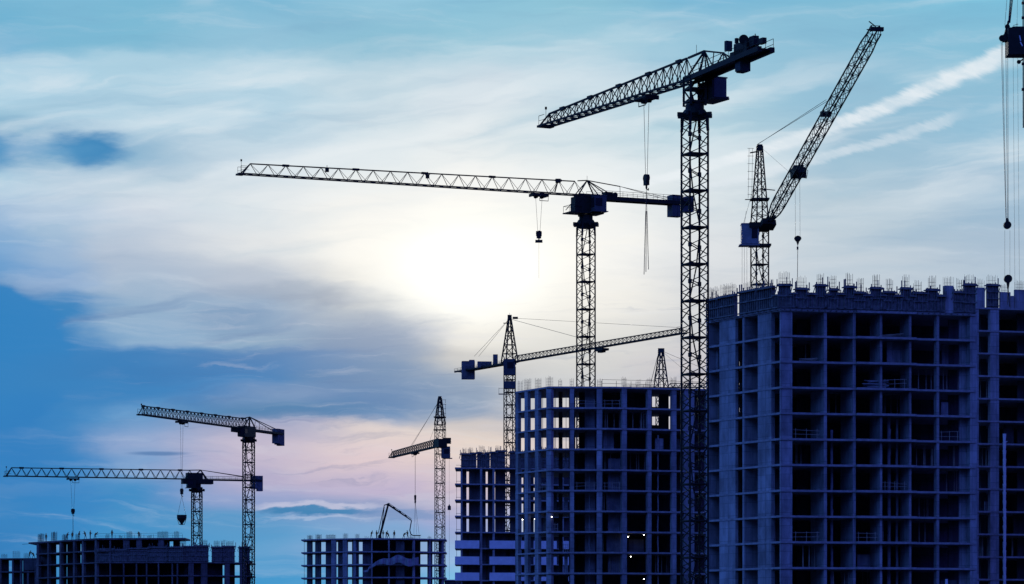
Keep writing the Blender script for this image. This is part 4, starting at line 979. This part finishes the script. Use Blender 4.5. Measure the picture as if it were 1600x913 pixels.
# sheeting draped across the middle block
mb = MB(); n = 40; top = []; bot = []
for i in range(n+1):
    t_ = i/n; px = 568+86*t_
    yt = 888-(16*min(1,t_*2.6))+1.5*math.sin(t_*17)+(4 if t_ < .1 else 0)-3.5*math.exp(-((t_-.62)/.12)**2); hgt = 2+10*min(1,t_*1.8)
    D_ = 742.2+.3*math.sin(i*1.3)+(0 if t_<.8 else (t_-.8)*9)
    top.append(P(px,yt,D_)); bot.append(P(px,yt+hgt,D_-.1))
vs = top+bot+[v+Vector((0,.05,0)) for v in top]+[v+Vector((0,.05,0)) for v in bot]; m1 = n+1
fs = [(i,i+m1,i+1+m1,i+1) for i in range(n)]+[(i+2*m1,i+1+2*m1,i+1+3*m1,i+3*m1) for i in range(n)]+[(i,i+1,i+1+2*m1,i+2*m1) for i in range(n)]+[(i+m1,i+3*m1,i+1+3*m1,i+1+m1) for i in range(n)]
mb.add(vs, fs); single(mb, 'tarpaulin', TARP, 'loose pale sheeting slung across the floors of the low middle block', 'tarpaulin', P(610,890,742.2))

# stack of planks and sheet on a floor of the big block
z3 = r.lev[3]
mb = MB(); random.seed(3)
c0, _ = r.ray(1368, .8)
for i in range(16):
    a = random.uniform(-.16,.16); L_ = random.uniform(1.2,2.0); h = .12+i*.055
    mb.box((c0.x+random.uniform(-.4,.4), c0.y+random.uniform(-.3,.3), z3+.03+h), (math.cos(a),math.sin(a)*.6,random.uniform(-.08,.08)), L_*.8*(1-i*.02), .14, .035)
single(mb, 'timber_pile', TARP, 'loose pile of pale boards on an upper floor of the large right block', 'boards', (c0.x,c0.y,z3))
for lv, px, dx2, lab in ((2,1262,.5,'few boards lying on a floor edge behind the left column of the large block'),(1,1385,1.4,'thin boards laid along the second floor edge of the large right block')):
    mb = MB(); c0, _ = r.ray(px, .6)
    for i in range(5): mb.box((c0.x+random.uniform(-.5,.5)*dx2, c0.y+random.uniform(-.2,.2), r.lev[lv]+.07+i*.07), (1,random.uniform(-.2,.2),random.uniform(-.06,.1)), random.uniform(.7,1.3)*(.6+dx2*.5), .12, .035)
    single(mb, 'timber_pile', TIMBER, lab, 'boards', (c0.x,c0.y,r.lev[lv]))
# pipes running down behind the facades
for (b_, px, ins, ytop, ybot, rad, lab, mm) in [(r,1299.5,2.2,672,905,.17,'leftmost pale pipe running down inside the large right block',TARP),(r,1389,2.2,650,905,.22,'thicker of the pale pipes behind the middle columns of the large right block',TARP),
        (r,1401.5,2.4,655,905,.15,'thinner pale pipe just right of the thick one in the large block',TARP),(t,1028,.9,680,905,.10,'pale pipe down the right bays of the central tower',TARP),(t,920.8,2,735,905,.09,'thin pale pipe down the second bay of the central tower',TARP)]:
    c0, _ = b_.ray(px, ins); D_ = c0.y; zt_, zb_ = CZ+(HY-ytop)*D_/F, 0
    mb = MB(); z = zt_
    while z > .5:
        mb.cyl((c0.x+random.uniform(-.03,.03),c0.y,z), (c0.x+random.uniform(-.04,.04),c0.y,max(0,z-1.6)), rad*random.uniform(.9,1.1), rad*random.uniform(.75,1), 8); z -= 1.55
    single(mb, 'drain_pipe', mm, lab, 'pipe', (c0.x,c0.y,0))
mb = MB(); c0, _ = r2.ray(1569.5, -.9); z = CZ+(HY-678)*c0.y/F
while z > .8:
    mb.cyl((c0.x,c0.y,z), (c0.x+random.uniform(-.03,.05),c0.y,z-1.15), .24,.17, 10); z -= 1.1
mb.box((c0.x+.3,c0.y+.45,CZ+(HY-690)*c0.y/F), (1,0,0), .06,.5,.06)
mb.box((c0.x+.3,c0.y+.45,CZ+(HY-800)*c0.y/F), (1,0,0), .06,.5,.06)
single(mb, 'rubbish_chute', PALE, 'white rubbish chute hanging down the block at the right edge', 'chute', (c0.x,c0.y,0))
mb = MB(); c0, _ = r.ray(1479, -.8); mb.cyl((c0.x,c0.y,0), (c0.x,c0.y,CZ+(HY-905)*c0.y/F), .16,.16); single(mb, 'drain_pipe', PALE, 'short pale post at the foot of the large right block', 'post', (c0.x,c0.y,0))

# ------------------------------------------------------------------ lit work lamps inside the tower
for px, py, ins, lab in [(862,808,-.25,'lit bulb on the front corner column of the central tower'),(816.5,812,2,'lit bulb in the leftmost bay of the central tower'),(835.5,811,2,'lit bulb in the second bay from the left of the central tower'),
        (981.5,839,1.5,'lit bulb just right of the fourth column, upper left of the lamp cluster'),(1006,836,1.5,'lit bulb upper right of the lamp cluster in the tower'),(985.5,870,1.5,'lit bulb one floor below the upper lamp cluster'),(1006,905,1.5,'lowest lit bulb in the central tower'),]:
    c0, _ = t.ray(px, ins); D_ = c0.y; zc_ = CZ+(HY-py)*D_/F
    lp = thing('work_lamp', lab, 'work lamp', (c0.x,c0.y,zc_), 'work lamps lit inside the central tower')
    mb = MB(); bm_ = bmesh.new(); bmesh.ops.create_icosphere(bm_, subdivisions=2, radius=.07)
    vs = [v.co+Vector((c0.x,c0.y,zc_)) for v in bm_.verts]; mb.add(vs, [tuple(v.index for v in f_.verts) for f_ in bm_.faces]); bm_.free(); mb.build('bulb', LAMP, lp)
    mb = MB(); top_z = min([z for z in t.lev if z > zc_+.1])-.28
    mb.cyl((c0.x,c0.y,zc_+.09), (c0.x,c0.y,zc_+.2), .05,.03, 8)
    if ins > 0: mb.beam((c0.x,c0.y,zc_+.18), (c0.x,c0.y,top_z), .02)
    else: mb.beam((c0.x,c0.y,zc_+.15), (c0.x,c0.y+.3,zc_+.15), .03)
    mb.build('socket', ROPE, lp)

# ------------------------------------------------------------------ workers
def person_mesh(joints, edges, radii):
    me = bpy.data.meshes.new('body'); me.from_pydata([Vector(j) for j in joints], edges, [])
    o = bpy.data.objects.new('tmp', me); COL.objects.link(o)
    sk = o.modifiers.new('s', 'SKIN'); su = o.modifiers.new('u', 'SUBSURF'); su.levels = 1; su.render_levels = 1
    for i, rr in enumerate(radii):
        me.skin_vertices[0].data[i].radius = rr if isinstance(rr, tuple) else (rr, rr)
    me.skin_vertices[0].data[0].use_root = True
    dg = bpy.context.evaluated_depsgraph_get(); dg.update()
    nm = bpy.data.meshes.new_from_object(o.evaluated_get(dg)); nm.name = 'body'
    bpy.data.objects.remove(o); nm.materials.clear(); nm.materials.append(CLOTH)
    return nm
def pose(lean=0, arms='down', stride=.12, crouch=0):
    hip = .95-crouch*.35; L_ = lean
    ch = (L_*.45, 0, hip+.42*math.cos(L_)); nk = (L_*.62, 0, hip+.58*math.cos(L_)); hd = (L_*.75, 0, hip+.70*math.cos(L_)); ht = (L_*.82, 0, hip+.82*math.cos(L_))
    J = [(0,0,hip), (L_*.2,0,hip+.2), ch, nk, hd, ht]; E = [(0,1),(1,2),(2,3),(3,4),(4,5)]; Rr = [(.15,.12),(.14,.11),(.18,.12),.06,.10,.075]
    for sg in (-1,1):
        i = len(J); J += [(.02*sg,.10*sg,hip-.08), (stride*sg*.6+crouch*.25,.12*sg,hip*.52), (stride*sg,.13*sg,.08), (stride*sg+.2,.14*sg,.04)]
        E += [(0,i),(i,i+1),(i+1,i+2),(i+2,i+3)]; Rr += [.095,.065,.05,.045]
        i = len(J); sx, sz = ch[0]+.02, ch[2]+.08
        if arms == 'down': el_, ha = (sx+.02,.25*sg,sz-.28), (sx+.10,.25*sg,sz-.54)
        elif arms == 'front': el_, ha = (sx+.14,.24*sg,sz-.24), (sx+.38,.16*sg,sz-.16)
        elif arms == 'up' and sg > 0: el_, ha = (sx+.05,.30,sz+.2), (sx+.12,.30,sz+.46)
        else: el_, ha = (sx+.05,.27*sg,sz-.27), (sx+.25,.22*sg,sz-.40)
        J += [(sx,.20*sg,sz), el_, ha, (ha[0]+.07,ha[1],ha[2]-.03)]; E += [(2,i),(i,i+1),(i+1,i+2),(i+2,i+3)]; Rr += [.06,.045,.035,.03]
    return person_mesh(J, E, Rr), ch, ht, hip, L_
POSES = [pose(0,'down',.10), pose(.35,'front',.2), pose(.1,'up',.15), pose(.75,'front',.25,.5), pose(.05,'front',.05)]
def vest_hat(ps):
    _, ch, ht, hip, L_ = ps
    v = MB(); v.cyl((L_*.05,0,hip+.02), (ch[0],0,ch[2]+.12), .175,.205, 12); v.cyl((ch[0],0,ch[2]+.12), (ch[0]+.02,0,ch[2]+.17), .205,.10, 12)
    h = MB(); h.cyl((ht[0]-.01,0,ht[2]-.03), (ht[0],0,ht[2]+.0), .16,.14, 12); h.cyl((ht[0],0,ht[2]), (ht[0],0,ht[2]+.09), .135,.09, 12); h.cyl((ht[0],0,ht[2]+.09), (ht[0],0,ht[2]+.12), .09,.03, 12)
    out = []
    for mb_, nm, mt in ((v,'vest',VEST),(h,'hard_hat',HAT)):
        me = bpy.data.meshes.new(nm); me.from_pydata(mb_.v, [], mb_.f); me.materials.append(mt); out.append((nm, me))
    return out
EXTRA = [vest_hat(p) for p in POSES]
def worker(px, D, z, k, rz, label, group):
    o = bpy.data.objects.new('person', POSES[k][0]); COL.objects.link(o); o.location = ((px-800)*D/F, D, z); o.rotation_euler = (0,0,rz)
    o['label'] = label; o['category'] = 'person'; o['group'] = group
    for nm, me in EXTRA[k]:
        c = bpy.data.objects.new(nm, me); COL.objects.link(c); c.parent = o
gl = 'workers on the roof of the long left block'
for px, k, rz, lab in [(72,0,1.2,'leftmost worker, standing alone near the left end of the upper deck'),(104.5,1,0,'worker leaning forward, first of the row on the upper deck'),(113,0,2,'worker standing upright left of the hanging slings on the upper deck'),
        (123.5,2,0,'worker with one arm raised under the slings'),(133.5,1,3.1,'worker bending to the left in the middle of the row'),(141,4,0,'worker with arms held forward, left of the crouching one'),(148,3,.3,'crouching worker at the right end of the row'),
        (175,4,1.5,'lone worker with arms forward right of the row'),(217.5,3,2,'crouching worker by the rebar at the right of the upper deck')]:
    worker(px, LB.ray(px, 1.6)[0].y, zt+.002, k, rz, lab, gl)
# people on lower left wing
worker(46, 740.5, l2.ztop+.002, 1, .3, 'worker leaning over on the lowest left wing', 'workers on the lowest left wing')
worker(53, 740.5, l2.ztop+.002, 3, 2.8, 'worker crouching on the lowest left wing beside the taller block', 'workers on the lowest left wing')
gm = 'workers on the roof of the low middle block'
for px, k, rz, lab in [(580,1,0,'leftmost worker left of the pumping boom'),(588.5,0,1,'worker right beside the foot of the pumping boom'),(598.5,4,0,'worker just right of the foot of the pumping boom'),
        (603.5,1,.2,'worker leaning forward, left of two close together under the boom'),(607.5,3,3,'worker bent low under the boom'),(616,0,2,'tall worker standing alone under the arm of the boom'),(630.5,3,0,'crouching worker below the far end of the boom'),(637,2,3.1,'rightmost worker, arm raised towards the hose')]:
    worker(px, m_.ray(px, 1.5)[0].y, m_.ztop+.002, k, rz, lab, gm)
